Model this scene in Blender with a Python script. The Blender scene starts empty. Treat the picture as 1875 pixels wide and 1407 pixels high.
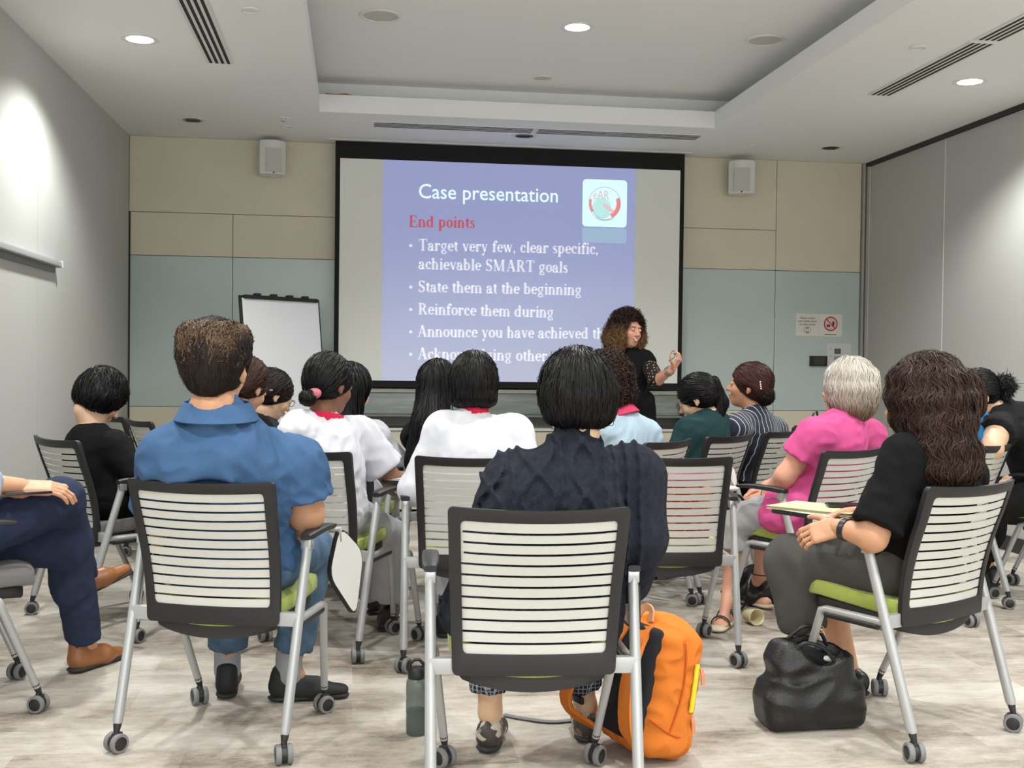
import bpy, bmesh, math, random
import numpy as np
from mathutils import Vector, Matrix

random.seed(7)
RS = np.random.RandomState(11)
SC = bpy.context.scene
COL = SC.collection
PI = math.pi

# ------------------------------------------------------------------ camera, light, exposure
IW, IH, FPX = 1875.0, 1407.0, 2058.0
YAW, PITCH, ROLL = .1389, -.0200, .0123
def cam_axes():
    cy, sy, cp, sp = math.cos(YAW), math.sin(YAW), math.cos(PITCH), math.sin(PITCH)
    f = np.array([sy*cp, cy*cp, sp]); r = np.array([cy, -sy, 0.]); u = np.cross(r, f)
    c, s = math.cos(ROLL), math.sin(ROLL)
    return c*r + s*u, -s*r + c*u, f
CR, CU, CF = cam_axes()
CAM = np.array([0, 0, 1.2])
cam = bpy.data.cameras.new('camera'); cam_ob = bpy.data.objects.new('camera', cam); COL.objects.link(cam_ob)
cam.sensor_fit = 'HORIZONTAL'; cam.sensor_width = 36; cam.lens = 36*FPX/IW
cam.clip_start = .05; cam.clip_end = 60
m = Matrix(((CR[0], CU[0], -CF[0], 0), (CR[1], CU[1], -CF[1], 0), (CR[2], CU[2], -CF[2], 1.2), (0, 0, 0, 1)))
cam_ob.matrix_world = m
SC.camera = cam_ob
def ray(u, v): return CF + (u-IW/2)/FPX*CR - (v-IH/2)/FPX*CU
def at(u, v, Y):            # the point seen at pixel u,v on the plane y = Y
    d = ray(u, v); return CAM + d*Y/d[1]
def atz(u, v, Z):           # the point seen at pixel u,v at height Z
    d = ray(u, v); return CAM + d*(Z-1.2)/d[2]

w = bpy.data.worlds.new('world'); SC.world = w; w.use_nodes = True
w.node_tree.nodes['Background'].inputs[0].default_value = (.95, .98, 1, 1)
w.node_tree.nodes['Background'].inputs[1].default_value = .80
SC.view_settings.view_transform = 'Standard'; SC.view_settings.look = 'None'
SC.view_settings.gamma = 1; SC.view_settings.use_curve_mapping = False
SC.view_settings.exposure = 1.85
SPOT_W = 45.0
XL, XR, YB, YR, HC = -1.73, 4.25, 8.98, -2.6, 2.90

# ------------------------------------------------------------------ materials
def lin(c):
    return tuple((x/255/12.92 if x/255 <= .04045 else ((x/255+.055)/1.055)**2.4) for x in c[:3]) + (1,)
MC = {}
def mat(name, rgb, rough=.6, metal=0, bump=None, var=None, spec=.5, coat=0, sheen=0, alpha=1, trans=0, emit=None, aniso=None):
    """bump=(scale, strength) var=(scale, amount, stretch)"""
    if name in MC: return MC[name]
    m = bpy.data.materials.new(name); m.use_nodes = True; MC[name] = m
    nt = m.node_tree; b = nt.nodes['Principled BSDF']
    b.inputs['Base Color'].default_value = lin(rgb); b.inputs['Roughness'].default_value = rough
    b.inputs['Metallic'].default_value = metal; b.inputs['Specular IOR Level'].default_value = spec
    if coat: b.inputs['Coat Weight'].default_value = coat
    if sheen: b.inputs['Sheen Weight'].default_value = sheen
    if alpha < 1: b.inputs['Alpha'].default_value = alpha
    if trans: b.inputs['Transmission Weight'].default_value = trans
    if emit: b.inputs['Emission Color'].default_value = lin(emit[0]); b.inputs['Emission Strength'].default_value = emit[1]
    if bump or var:
        tc = nt.nodes.new('ShaderNodeTexCoord')
    if bump:
        n = nt.nodes.new('ShaderNodeTexNoise'); n.inputs['Scale'].default_value = bump[0]; n.inputs['Detail'].default_value = 4
        nt.links.new(tc.outputs['Object'], n.inputs['Vector'])
        bp = nt.nodes.new('ShaderNodeBump'); bp.inputs['Strength'].default_value = bump[1]; bp.inputs['Distance'].default_value = .01
        nt.links.new(n.outputs['Fac'], bp.inputs['Height']); nt.links.new(bp.outputs[0], b.inputs['Normal'])
    if var:
        mp = nt.nodes.new('ShaderNodeMapping'); mp.inputs['Scale'].default_value = var[2] if len(var) > 2 else (1, 1, 1)
        n = nt.nodes.new('ShaderNodeTexNoise'); n.inputs['Scale'].default_value = var[0]; n.inputs['Detail'].default_value = 5
        nt.links.new(tc.outputs['Object'], mp.inputs[0]); nt.links.new(mp.outputs[0], n.inputs['Vector'])
        r = nt.nodes.new('ShaderNodeValToRGB'); c = lin(rgb); a = var[1]
        r.color_ramp.elements[0].position = .3; r.color_ramp.elements[1].position = .7
        r.color_ramp.elements[0].color = tuple(x*(1-a) for x in c[:3])+(1,)
        r.color_ramp.elements[1].color = tuple(min(1, x*(1+a)) for x in c[:3])+(1,)
        nt.links.new(n.outputs['Fac'], r.inputs[0]); nt.links.new(r.outputs[0], b.inputs['Base Color'])
    return m
def nodes(m): return m.node_tree, m.node_tree.nodes['Principled BSDF']
def hairmat(name, rgb, rgb2, rough=.38, zgrad=None):
    """two tones varied strand by strand; zgrad=(z0, z1, colour above, colour below) grades the hair from roots to tips"""
    m = mat(name, rgb, rough+.10, spec=.22); nt, b = nodes(m)
    g = nt.nodes.new('ShaderNodeNewGeometry'); mix = nt.nodes.new('ShaderNodeMixRGB')
    mix.inputs[1].default_value = lin(rgb); mix.inputs[2].default_value = lin(rgb2)
    nt.links.new(g.outputs['Random Per Island'], mix.inputs[0]); out = mix.outputs[0]
    if zgrad:
        tc = nt.nodes.new('ShaderNodeTexCoord'); sx = nt.nodes.new('ShaderNodeSeparateXYZ'); mr = nt.nodes.new('ShaderNodeMapRange')
        nt.links.new(tc.outputs['Object'], sx.inputs[0]); nt.links.new(sx.outputs['Z'], mr.inputs[0])
        mr.inputs[1].default_value = zgrad[0]; mr.inputs[2].default_value = zgrad[1]
        m2 = nt.nodes.new('ShaderNodeMixRGB'); m2.inputs[2].default_value = lin(zgrad[2]); nt.links.new(out, m2.inputs[1])
        nt.links.new(mr.outputs[0], m2.inputs[0]); out = m2.outputs[0]
    nt.links.new(out, b.inputs['Base Color'])
    return m

# ------------------------------------------------------------------ objects, names, tags
def tag(o, label=None, cat=None, group=None, kind=None):
    if label: o['label'] = label
    if cat: o['category'] = cat
    if group: o['group'] = group
    if kind: o['kind'] = kind
    return o
def empty(name, loc=(0, 0, 0), rz=0, label=None, cat=None, group=None, rot=None):
    o = bpy.data.objects.new(name, None); COL.objects.link(o)
    o.location = loc; o.rotation_euler = rot if rot else (0, 0, rz); o.empty_display_size = .1
    return tag(o, label, cat, group)
def smooth(me, ang=None):
    me.polygons.foreach_set('use_smooth', [True]*len(me.polygons))
    if ang is not None:
        try: me.set_sharp_from_angle(angle=ang)
        except Exception: pass
def link(name, me, mats, parent=None, sm=None, loc=None, rot=None):
    if not isinstance(mats, (list, tuple)): mats = [mats]
    for x in mats:
        if x.name not in [y.name for y in me.materials if y]: me.materials.append(x)
    if sm is not None: smooth(me, sm)
    o = bpy.data.objects.new(name, me); COL.objects.link(o)
    if parent is not None: o.parent = parent
    if loc is not None: o.location = loc
    if rot is not None: o.rotation_euler = rot
    return o
def copy_tree(o, parent=None):
    c = o.copy(); COL.objects.link(c); c.parent = parent
    for ch in o.children: copy_tree(ch, c)
    return c
class MB:
    """collects simple shapes and links them as one mesh object"""
    def __init__(self): self.v = []; self.f = []
    def add(self, V, F, M=None):
        n = len(self.v)
        for p in V:
            p = Vector(p)
            if M is not None: p = M @ p
            self.v.append(tuple(p))
        for q in F: self.f.append(tuple(i+n for i in q))
        return self
    def box(self, c, s, M=None, bev=0):
        bm = bmesh.new(); bmesh.ops.create_cube(bm, size=1)
        for v in bm.verts: v.co = Vector((v.co.x*s[0], v.co.y*s[1], v.co.z*s[2]))
        if bev: bmesh.ops.bevel(bm, geom=list(bm.edges), offset=bev, segments=2, profile=.6, affect='EDGES')
        bm.verts.ensure_lookup_table(); bm.verts.index_update()
        V = [tuple(v.co+Vector(c)) for v in bm.verts]; F = [[v.index for v in f.verts] for f in bm.faces]; bm.free()
        return self.add(V, F, M)
    def bb(self, x0, x1, y0, y1, z0, z1, bev=0): return self.box(((x0+x1)/2, (y0+y1)/2, (z0+z1)/2), (x1-x0, y1-y0, z1-z0), None, bev)
    def tube(self, pts, r, n=10, M=None, sq=1.0, cap=True):
        pts = [Vector(p) for p in pts]; K = len(pts); rr = r if isinstance(r, (list, tuple)) else [r]*K
        V = []; F = []; up = None
        for i, p in enumerate(pts):
            t = (pts[min(i+1, K-1)]-pts[max(i-1, 0)]).normalized()
            if up is None: up = Vector((1, 0, 0)) if abs(t.x) < .8 else Vector((0, 0, 1))
            a = (up - t*up.dot(t)).normalized(); b = t.cross(a); up = a
            for j in range(n):
                th = 2*PI*j/n; V.append(p + a*(math.cos(th)*rr[i]) + b*(math.sin(th)*rr[i]*sq))
        for i in range(K-1):
            for j in range(n):
                F.append((i*n+j, i*n+(j+1) % n, (i+1)*n+(j+1) % n, (i+1)*n+j))
        if cap: F.append(tuple(range(n))[::-1]); F.append(tuple((K-1)*n+j for j in range(n)))
        return self.add(V, F, M)
    def lathe(self, prof, n=24, M=None, close=True):
        V = []; F = []; K = len(prof)
        for (r, z) in prof:
            for j in range(n): V.append((r*math.cos(2*PI*j/n), r*math.sin(2*PI*j/n), z))
        for i in range(K-1):
            for j in range(n): F.append((i*n+j, i*n+(j+1) % n, (i+1)*n+(j+1) % n, (i+1)*n+j))
        if close: F.append(tuple(range(n))[::-1]); F.append(tuple((K-1)*n+j for j in range(n)))
        return self.add(V, F, M)
    def prism(self, poly, t, M=None):
        """poly in xz, thickness t along y"""
        n = len(poly); V = [(x, -t/2, z) for x, z in poly]+[(x, t/2, z) for x, z in poly]
        F = [tuple(range(n)), tuple(range(2*n-1, n-1, -1))]+[(i, i+n, (i+1) % n+n, (i+1) % n) for i in range(n)]
        return self.add(V, F, M)
    def build(self, name, mt, parent=None, sm=None, **k):
        me = bpy.data.meshes.new(name); me.from_pydata(self.v, [], self.f)
        bm = bmesh.new(); bm.from_mesh(me); bmesh.ops.recalc_face_normals(bm, faces=bm.faces); bm.to_mesh(me); bm.free()
        return link(name, me, mt, parent, sm, **k)
def rrect(w, h, r, n=4, cx=0, cz=0):
    P = []
    for (sx, sz, a0) in ((1, 1, 0), (-1, 1, 90), (-1, -1, 180), (1, -1, 270)):
        for i in range(n+1):
            a = math.radians(a0+90*i/n); P.append((cx+sx*(w/2-r)+r*math.cos(a), cz+sz*(h/2-r)+r*math.sin(a)))
    return P

# ------------------------------------------------------------------ soft bodies: smooth distance fields turned into one mesh
def V3(*a): return np.array(a, dtype=float)
def roundcone(a, b, ra, rb, k=.02, sub=False, sq=None):
    return dict(t='c', a=np.array(a, float), b=np.array(b, float), ra=ra, rb=rb, k=k, sub=sub, sq=sq)
def ell(c, r, R=None, k=.02, sub=False):
    return dict(t='e', c=np.array(c, float), r=np.array(r, float), R=R, k=k, sub=sub)
def rbox(c, h, rad, R=None, k=.01, sub=False):
    return dict(t='b', c=np.array(c, float), r=np.array(h, float), rad=rad, R=R, k=k, sub=sub)
def half(p, n, k=.004):       # keeps the side the normal points away from
    return dict(t='h', c=np.array(p, float), n=np.array(n, float)/np.linalg.norm(n), k=k, sub=True)
def xf(prs, A, t):            # moves primitives by p -> A p + t
    out = []
    for p in prs:
        q = dict(p)
        if p['t'] == 'c': q['a'] = A @ p['a']+t; q['b'] = A @ p['b']+t; q['sq'] = None if p['sq'] is None else (A @ np.array(p['sq'][0]), p['sq'][1])
        elif p['t'] == 'h': q['c'] = A @ p['c']+t; q['n'] = A @ p['n']
        else: q['c'] = A @ p['c']+t; q['R'] = A if p['R'] is None else A @ p['R']
        out.append(q)
    return out
def pbox(p):
    if p['t'] == 'c':
        r = max(p['ra'], p['rb']); return np.minimum(p['a'], p['b'])-r, np.maximum(p['a'], p['b'])+r
    r = p['r'].copy()
    if p['R'] is not None: r = np.abs(p['R']) @ r
    return p['c']-r, p['c']+r
def deval(p, X, Y, Z):
    if p['t'] == 'h':
        return -((X-p['c'][0])*p['n'][0]+(Y-p['c'][1])*p['n'][1]+(Z-p['c'][2])*p['n'][2])
    if p['t'] == 'c':
        a, b = p['a'], p['b']; ab = b-a; L2 = ab @ ab+1e-12
        px, py, pz = X-a[0], Y-a[1], Z-a[2]
        t = np.clip((px*ab[0]+py*ab[1]+pz*ab[2])/L2, 0, 1)
        px = px-t*ab[0]; py = py-t*ab[1]; pz = pz-t*ab[2]
        if p['sq'] is not None:
            n, s = p['sq']; d = (px*n[0]+py*n[1]+pz*n[2])*(s-1); px = px+d*n[0]; py = py+d*n[1]; pz = pz+d*n[2]
        return np.sqrt(px*px+py*py+pz*pz)-(p['ra']+t*(p['rb']-p['ra']))
    px, py, pz = X-p['c'][0], Y-p['c'][1], Z-p['c'][2]
    if p['R'] is not None:
        R = p['R']; px, py, pz = (px*R[0, 0]+py*R[1, 0]+pz*R[2, 0], px*R[0, 1]+py*R[1, 1]+pz*R[2, 1], px*R[0, 2]+py*R[1, 2]+pz*R[2, 2])
    r = p['r']
    if p['t'] == 'e':
        k0 = np.sqrt((px/r[0])**2+(py/r[1])**2+(pz/r[2])**2)+1e-9
        k1 = np.sqrt((px/r[0]**2)**2+(py/r[1]**2)**2+(pz/r[2]**2)**2)+1e-9
        return k0*(k0-1)/k1
    q = [np.abs(px)-r[0]+p['rad'], np.abs(py)-r[1]+p['rad'], np.abs(pz)-r[2]+p['rad']]
    return np.sqrt(sum(np.maximum(x, 0)**2 for x in q))+np.minimum(np.maximum(np.maximum(q[0], q[1]), q[2]), 0)-p['rad']
def field(prs, vox, disp=None, infl=0, pad=.03):
    lo = np.min([pbox(p)[0] for p in prs if not p['sub']], 0)-pad-infl; hi = np.max([pbox(p)[1] for p in prs if not p['sub']], 0)+pad+infl
    ax = [np.arange(lo[i], hi[i]+vox, vox, dtype=np.float32) for i in range(3)]
    F = np.full([len(a) for a in ax], .12, np.float32)
    for p in prs:
        k = p['k']; mg = k*1.5+vox*3+infl+.03
        if p['t'] == 'h': sl = [slice(None)]*3
        else:
            l, h = pbox(p)
            sl = [slice(max(0, int((l[i]-mg-lo[i])/vox)), min(len(ax[i]), int((h[i]+mg-lo[i])/vox)+2)) for i in range(3)]
        X, Y, Z = np.meshgrid(ax[0][sl[0]], ax[1][sl[1]], ax[2][sl[2]], indexing='ij', sparse=True)
        d = deval(p, X, Y, Z).astype(np.float32); S = F[sl[0], sl[1], sl[2]]
        if p['sub']:
            d = -d; h = np.clip(.5-.5*(S-d)/k, 0, 1); S[...] = S*(1-h)+d*h+k*h*(1-h)
        else:
            d = np.minimum(d-infl, .12); h = np.clip(.5+.5*(S-d)/k, 0, 1); S[...] = S*(1-h)+d*h-k*h*(1-h)
    if disp is not None:
        X, Y, Z = np.meshgrid(*ax, indexing='ij', sparse=True); F = F+disp(X, Y, Z).astype(np.float32)
    return F, ax
CO = [(i, j, k) for i in (0, 1) for j in (0, 1) for k in (0, 1)]
ED = [(a, b) for a in range(8) for b in range(a+1, 8) if sum(abs(CO[a][i]-CO[b][i]) for i in range(3)) == 1]
def surfnet(F, ax):
    S = F < 0; n = [s-1 for s in F.shape]
    cnt = np.zeros(n, np.int8)
    for (i, j, k) in CO: cnt += S[i:i+n[0], j:j+n[1], k:k+n[2]]
    act = (cnt > 0) & (cnt < 8); I = np.argwhere(act)
    if len(I) == 0: return np.zeros((0, 3)), np.zeros((0, 4), int)
    idx = np.full(n, -1, np.int32); idx[act] = np.arange(len(I))
    vals = np.stack([F[I[:, 0]+c[0], I[:, 1]+c[1], I[:, 2]+c[2]] for c in CO], 1)
    acc = np.zeros((len(I), 3)); num = np.zeros(len(I))
    for a, b in ED:
        fa, fb = vals[:, a], vals[:, b]; mk = (fa < 0) != (fb < 0)
        t = np.where(mk, fa/np.where(np.abs(fa-fb) < 1e-9, 1, fa-fb), 0)
        pa = np.array(CO[a], float); pb = np.array(CO[b], float)
        acc += np.where(mk[:, None], pa+t[:, None]*(pb-pa), 0); num += mk
    P = I+acc/num[:, None]; h = float(ax[0][1]-ax[0][0])
    V = np.stack([ax[i][0]+P[:, i]*h for i in range(3)], 1)
    Q = []
    for d in range(3):
        e, f = [(1, 2), (2, 0), (0, 1)][d]
        sl0 = [slice(1, -1)]*3; sl0[d] = slice(0, -1); sl1 = [slice(1, -1)]*3; sl1[d] = slice(1, None)
        A = S[tuple(sl0)]; B = S[tuple(sl1)]; J = np.argwhere(A != B)
        if len(J) == 0: continue
        s = A[J[:, 0], J[:, 1], J[:, 2]]
        base = J.copy(); base[:, e] += 1; base[:, f] += 1
        def g(de, df):
            q = base.copy(); q[:, e] -= de; q[:, f] -= df; return idx[q[:, 0], q[:, 1], q[:, 2]]
        q = np.stack([g(1, 1), g(0, 1), g(0, 0), g(1, 0)], 1)
        q[~s] = q[~s][:, ::-1]; Q.append(q)
    return V, np.concatenate(Q)
def meshify(name, VF):
    me = bpy.data.meshes.new(name); nv = 0; Vs = []; Fs = []
    for V, F in VF:
        Vs.append(V); Fs.append(F+nv); nv += len(V)
    V = np.concatenate(Vs); F = np.concatenate(Fs)
    me.vertices.add(len(V)); me.vertices.foreach_set('co', V.astype(np.float32).ravel())
    me.loops.add(F.size); me.loops.foreach_set('vertex_index', F.astype(np.int32).ravel())
    me.polygons.add(len(F)); me.polygons.foreach_set('loop_start', np.arange(0, F.size, 4, dtype=np.int32))
    me.polygons.foreach_set('use_smooth', np.ones(len(F), bool))
    me.update(calc_edges=True); me.validate()
    return me
def soft(name, prs, vox, mt, parent=None, disp=None, infl=0):
    """one smooth object; prs may be a list of (primitives, voxel) pieces joined in the same mesh"""
    groups = prs if prs and isinstance(prs[0], tuple) else [(prs, vox)]
    return link(name, meshify(name, [surfnet(*field(p, v, disp, infl)) for p, v in groups]), mt, parent)
def folds(amp, sc=1.0, seed=0, dirn=(0, 0, 1)):
    r = np.random.RandomState(seed+5); W = []
    for i in range(7):
        d = r.normal(size=3); d /= np.linalg.norm(d); W.append((d*(2*PI/(.05+.09*r.rand()))*sc, r.rand()*6.28, .5+r.rand()))
    def f(X, Y, Z):
        o = 0; wx = .025*np.sin(14*X+seed)+.02*np.sin(11*Z+1+seed); wz = .03*np.sin(12*X+9*Y+seed)
        for k, ph, a in W: o = o+a*np.sin(k[0]*(X+wz)+k[1]*(Y+wx)+k[2]*(Z+wx)+ph)
        o = o/3.0
        return amp*(np.abs(o)*1.4-.5)
    return f
def rotm(yaw=0, pitch=0, roll=0):
    """yaw turns the face to its left, pitch tips it down, roll leans it to its right; degrees"""
    a, b, c = math.radians(yaw), math.radians(-pitch), math.radians(roll)
    Rz = np.array([[math.cos(a), -math.sin(a), 0], [math.sin(a), math.cos(a), 0], [0, 0, 1]])
    Rx = np.array([[1, 0, 0], [0, math.cos(b), -math.sin(b)], [0, math.sin(b), math.cos(b)]])
    Ry = np.array([[math.cos(c), 0, math.sin(c)], [0, 1, 0], [-math.sin(c), 0, math.cos(c)]])
    return Rz @ Rx @ Ry
# ------------------------------------------------------------------ room shell
m_ceil = mat('ceiling paint', (238, 239, 238), .9, bump=(60, .03))
m_wall = mat('wall fabric grey', (188, 189, 184), .95, bump=(700, .25), var=(400, .05))
m_beige = mat('beige laminate', (214, 206, 184), .55, var=(3, .03))
m_glass = mat('mint back-painted glass', (186, 200, 196), .22, spec=.5, var=(2, .04))
m_dark = mat('dark joint', (32, 30, 28), .7)
m_black = mat('black plastic', (24, 24, 26), .42, bump=(300, .08))
m_white = mat('white paint', (226, 226, 222), .5)
m_alu = mat('satin aluminium', (176, 178, 180), .38, metal=.75)
m_steel = mat('brushed steel', (150, 156, 152), .3, metal=.6, var=(5, .15, (1, 1, 8)))

def structure(name, mb, mt, parent=None, kind='structure', **k):
    o = mb.build(name, mt, parent, **k)
    if parent is None: o['kind'] = kind
    return o
# carpet: streaky plank-like pattern, colour only
m_carpet = mat('streaked carpet', (176, 164, 148), .98, spec=.1)
nt, b = nodes(m_carpet)
def N(t, **k):
    n = nt.nodes.new(t)
    for a, v in k.items():
        if a in n.inputs: n.inputs[a].default_value = v
        else: setattr(n, a, v)
    return n
tc = N('ShaderNodeTexCoord')
def streak(sx, sy, sc, det=4, rough=.6):
    mp = N('ShaderNodeMapping'); mp.inputs['Scale'].default_value = (sx, sy, 1); nt.links.new(tc.outputs['Object'], mp.inputs[0])
    n = N('ShaderNodeTexNoise', Scale=sc, Detail=det, Roughness=rough); nt.links.new(mp.outputs[0], n.inputs['Vector']); return n
br = N('ShaderNodeTexBrick'); br.offset = .5; br.inputs['Scale'].default_value = 1; br.inputs['Brick Width'].default_value = .5
br.inputs['Row Height'].default_value = .22; br.inputs['Mortar Size'].default_value = 0; br.inputs['Color1'].default_value = (0, 0, 0, 1); br.inputs['Color2'].default_value = (1, 1, 1, 1)
mpb = N('ShaderNodeMapping'); mpb.inputs['Rotation'].default_value = (0, 0, .0)
nt.links.new(tc.outputs['Object'], mpb.inputs[0]); nt.links.new(mpb.outputs[0], br.inputs['Vector'])
a1 = streak(1.7, 4.2, 4.2, 10, .82); a2 = streak(9, 60, 14, 6, .8); a3 = streak(1.3, 2.2, 1.7, 5, .55)
def mix(f, a, c2, fac=None):
    x = N('ShaderNodeMixRGB'); x.blend_type = f
    for i, s in ((1, a), (2, c2)):
        if hasattr(s, 'links'): nt.links.new(s, x.inputs[i])
        else: x.inputs[i].default_value = s
    if fac is not None:
        if hasattr(fac, 'links'): nt.links.new(fac, x.inputs[0])
        else: x.inputs[0].default_value = fac
    return x.outputs[0]
v = mix('MIX', a1.outputs['Fac'], br.outputs['Color'], .20); v = mix('MIX', v, a2.outputs['Fac'], .30); v = mix('MIX', v, a3.outputs['Fac'], .32)
rp = N('ShaderNodeValToRGB'); rp.color_ramp.elements[0].position = .38; rp.color_ramp.elements[0].color = lin((118, 106, 94))
rp.color_ramp.elements[1].position = .585; rp.color_ramp.elements[1].color = lin((198, 193, 184))
e = rp.color_ramp.elements.new(.47); e.color = lin((170, 162, 150))
nt.links.new(v, rp.inputs[0])
hue = streak(2, 12, 3, 3); tint = mix('MIX', rp.outputs[0], lin((165, 132, 108)), None)
hr = N('ShaderNodeMapRange'); hr.inputs[1].default_value = .56; hr.inputs[2].default_value = .72; hr.inputs[4].default_value = .4
nt.links.new(hue.outputs['Fac'], hr.inputs[0]); nt.links.new(hr.outputs[0], tint.node.inputs[0]); nt.links.new(tint, b.inputs['Base Color'])
pile = N('ShaderNodeTexNoise', Scale=450, Detail=2); nt.links.new(tc.outputs['Object'], pile.inputs['Vector'])
bp = N('ShaderNodeBump', Strength=.5, Distance=.004); nt.links.new(pile.outputs['Fac'], bp.inputs['Height']); nt.links.new(bp.outputs[0], b.inputs['Normal'])

fl = MB().bb(XL-.1, XR+.1, YR-.1, YB+.25, -.1, 0); structure('floor', fl, m_carpet)
# left and right walls of upright fabric panels with fine joints
wl = structure('wall_left', MB().bb(XL-.1, XL-.02, YR, YB+.1, 0, 3.3), m_dark)
y = YR
edges = [-2.6, -1.4, -.2, 1.0, 2.2, 3.4, 4.6, 6.48, 8.975]
for a, c in zip(edges[:-1], edges[1:]):
    MB().bb(XL-.02, XL, a+.0015, c-.0015, .1, 2.9).build('panel', m_wall, wl)
wr = structure('wall_right', MB().bb(XR+.02, XR+.1, YR, YB+.1, 0, 3.3), m_dark)
edges = [-2.6, -1.3, 0, 1.3, 2.6, 3.88, 5.16, 6.44, 7.72, 8.93]
for a, c in zip(edges[:-1], edges[1:]):
    p = MB().bb(XR, XR+.02, a+.002, c-.002, .1, 2.865).build('panel', m_wall, wr)
    MB().bb(XR-.003, XR+.001, c-.007, c-.001, .1, 2.865).build('panel_edge', m_white, p)
structure('trim_1', MB().bb(XR-.02, XR+.015, YR, YB, 2.868, 2.905), m_black)                       # track of the folding wall
structure('baseboard_right', MB().bb(XR-.012, XR+.01, YR, YB, 0, .1), mat('dark skirting', (44, 42, 42), .5))
structure('baseboard_left', MB().bb(XL-.01, XL+.012, YR, YB, 0, .1), mat('dark skirting', (44, 42, 42), .5))
# ceiling with raised tray
X0, X1, Y1, Y0 = -.26, 2.55, 7.86, .9
T0, T1 = 3.02, 3.14
cb = MB()
cb.bb(XL-.1, X0, YR-.1, YB+.2, HC, HC+.12); cb.bb(X1, XR+.1, YR-.1, YB+.2, HC, HC+.12)
cb.bb(X0, X1, Y1, YB+.2, HC, HC+.12); cb.bb(X0, X1, YR-.1, Y0, HC, HC+.12)
o = .18
cb.bb(X0-o-.4, X1+o+.4, Y0-o-.4, Y1+o+.2, T1, T1+.08)
cb.bb(X0-o-.06, X0-o, Y0-o, Y1+o, T0, T1); cb.bb(X1+o, X1+o+.06, Y0-o, Y1+o, T0, T1)
cb.bb(X0-o, X1+o, Y1+o, Y1+o+.06, T0, T1); cb.bb(X0-o, X1+o, Y0-o-.06, Y0-o, T0, T1)
ceil = structure('ceiling', cb, m_ceil)
# hairline board joints seen at the tray
# front wall: separate laminate and glass panels on a dark carcass
wf = structure('wall_front', MB().bb(XL-.1, XR+.1, YB+.02, YB+.25, 0, 3.3), m_dark)
g = .004
def wp(x0, x1, z0, z1, mt, d=.02): return MB().bb(x0+g/2, x1-g/2, YB, YB+d, z0+g/2, z1-g/2, .0012).build('panel', mt, wf)
for (x0, x1) in ((XL, -.95), (-.95, -.16)):
    wp(x0, x1, 0, .818, m_beige); wp(x0, x1, .818, 1.985, m_glass); wp(x0, x1, 1.985, 2.318, m_beige)
wp(XL, -.16, 2.318, 2.9, m_beige)
wp(-.16, 2.66, .98, 2.9, m_beige)
wp(2.66, 3.457, 0, .818, m_beige); wp(2.66, 3.457, .818, 1.985, m_glass); wp(2.66, 3.457, 1.985, 2.318, m_beige); wp(2.66, 3.457, 2.318, 2.9, m_beige)
wp(3.457, 4.2, 0, .818, m_beige); wp(3.457, 4.2, .818, 1.985, m_glass); wp(3.457, 4.2, 1.985, 2.9, m_beige)
structure('trim_2', MB().bb(4.205, 4.222, YB-.03, YB+.02, 0, 2.9).bb(4.232, XR, YB-.045, YB+.02, 0, 2.9), mat('post paint', (168, 166, 158), .6))
structure('trim_3', MB().bb(XL, XL+.012, YB-.012, YB+.01, 0, 2.318), m_dark)
# built-in ledge below the screen
lu = empty('wall_ledge_unit', (1.25, YB, 0), label='built-in steel fronted ledge unit under the projection screen', cat='wall unit')
def lp(name, x0, x1, y0, y1, z0, z1, mt, b=.002): 
    q = MB().bb(x0-1.25, x1-1.25, y0-YB, y1-YB, z0, z1, b).build(name, mt, lu); return q
lp('top_rail', -.17, 2.65, YB-.10, YB+.01, .945, .975, mat('ledge top', (214, 214, 208), .4))
for i in range(3): lp('steel_panel', -.165+.938*i, -.165+.938*(i+1)-.006, YB-.05, YB-.03, .775, .94, m_steel)
lp('shelf', -.17, 2.65, YB-.10, YB+.01, .755, .772, mat('shelf grey', (120, 122, 118), .5))
lp('recess_back', -.17, 2.65, YB-.012, YB+.01, .665, .755, mat('recess back', (104, 106, 98), .5))
lp('lower_shelf', -.17, 2.65, YB-.10, YB+.01, .645, .665, mat('ledge top', (214, 214, 208), .4))
for i in range(3): lp('door', -.165+.938*i, -.165+.938*(i+1)-.006, YB-.085, YB+.01, .02, .64, m_beige)
lp('side_panel', 2.645, 2.665, YB-.10, YB+.01, 0, .98, m_black, .001)
lp('side_panel', -.185, -.165, YB-.10, YB+.01, 0, .98, m_black, .001)

# ------------------------------------------------------------------ ceiling fittings
m_glow = mat('lamp glow', (255, 255, 255), .5, emit=((255, 254, 250), 6))
m_chrome = mat('lamp reflector', (120, 118, 112), .25, metal=.9)
def downlight(x, y, z, lit, label, seen=True, W=SPOT_W):
    if seen:
        t = empty('downlight', (x, y, z), label=label, cat='light', group='recessed ceiling downlights')
        MB().lathe([(.070, -.002), (.088, -.004), (.098, -.003), (.1, 0), (.07, .0)], 32, close=False).build('trim_ring', m_white, t, .5)
        if lit: MB().lathe([(.0705, -.0015), (.05, -.006), (.001, -.008)], 32, close=False).build('lamp', m_glow, t, .6)
        else:
            MB().lathe([(.0705, -.002), (.055, .0), (.05, -.001)], 32, close=False).build('reflector', m_chrome, t, .6)
            MB().lathe([(.05, -.0012), (.001, -.0012)], 24, close=False).build('socket', m_dark, t)
            for k in range(4): MB().bb(-.048, .048, -.036+.024*k-.002, -.036+.024*k+.002, -.006, -.001).build('louvre', m_chrome, t)
    if lit:
        L = bpy.data.lights.new('downlight beam', 'SPOT'); L.energy = W; L.spot_size = math.radians(138); L.spot_blend = .55
        L.shadow_soft_size = .06; L.color = (1.0, 1.0, .985)
        q = bpy.data.objects.new('downlight_beam', L); COL.objects.link(q); q.location = (x, y, z-.02)
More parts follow.
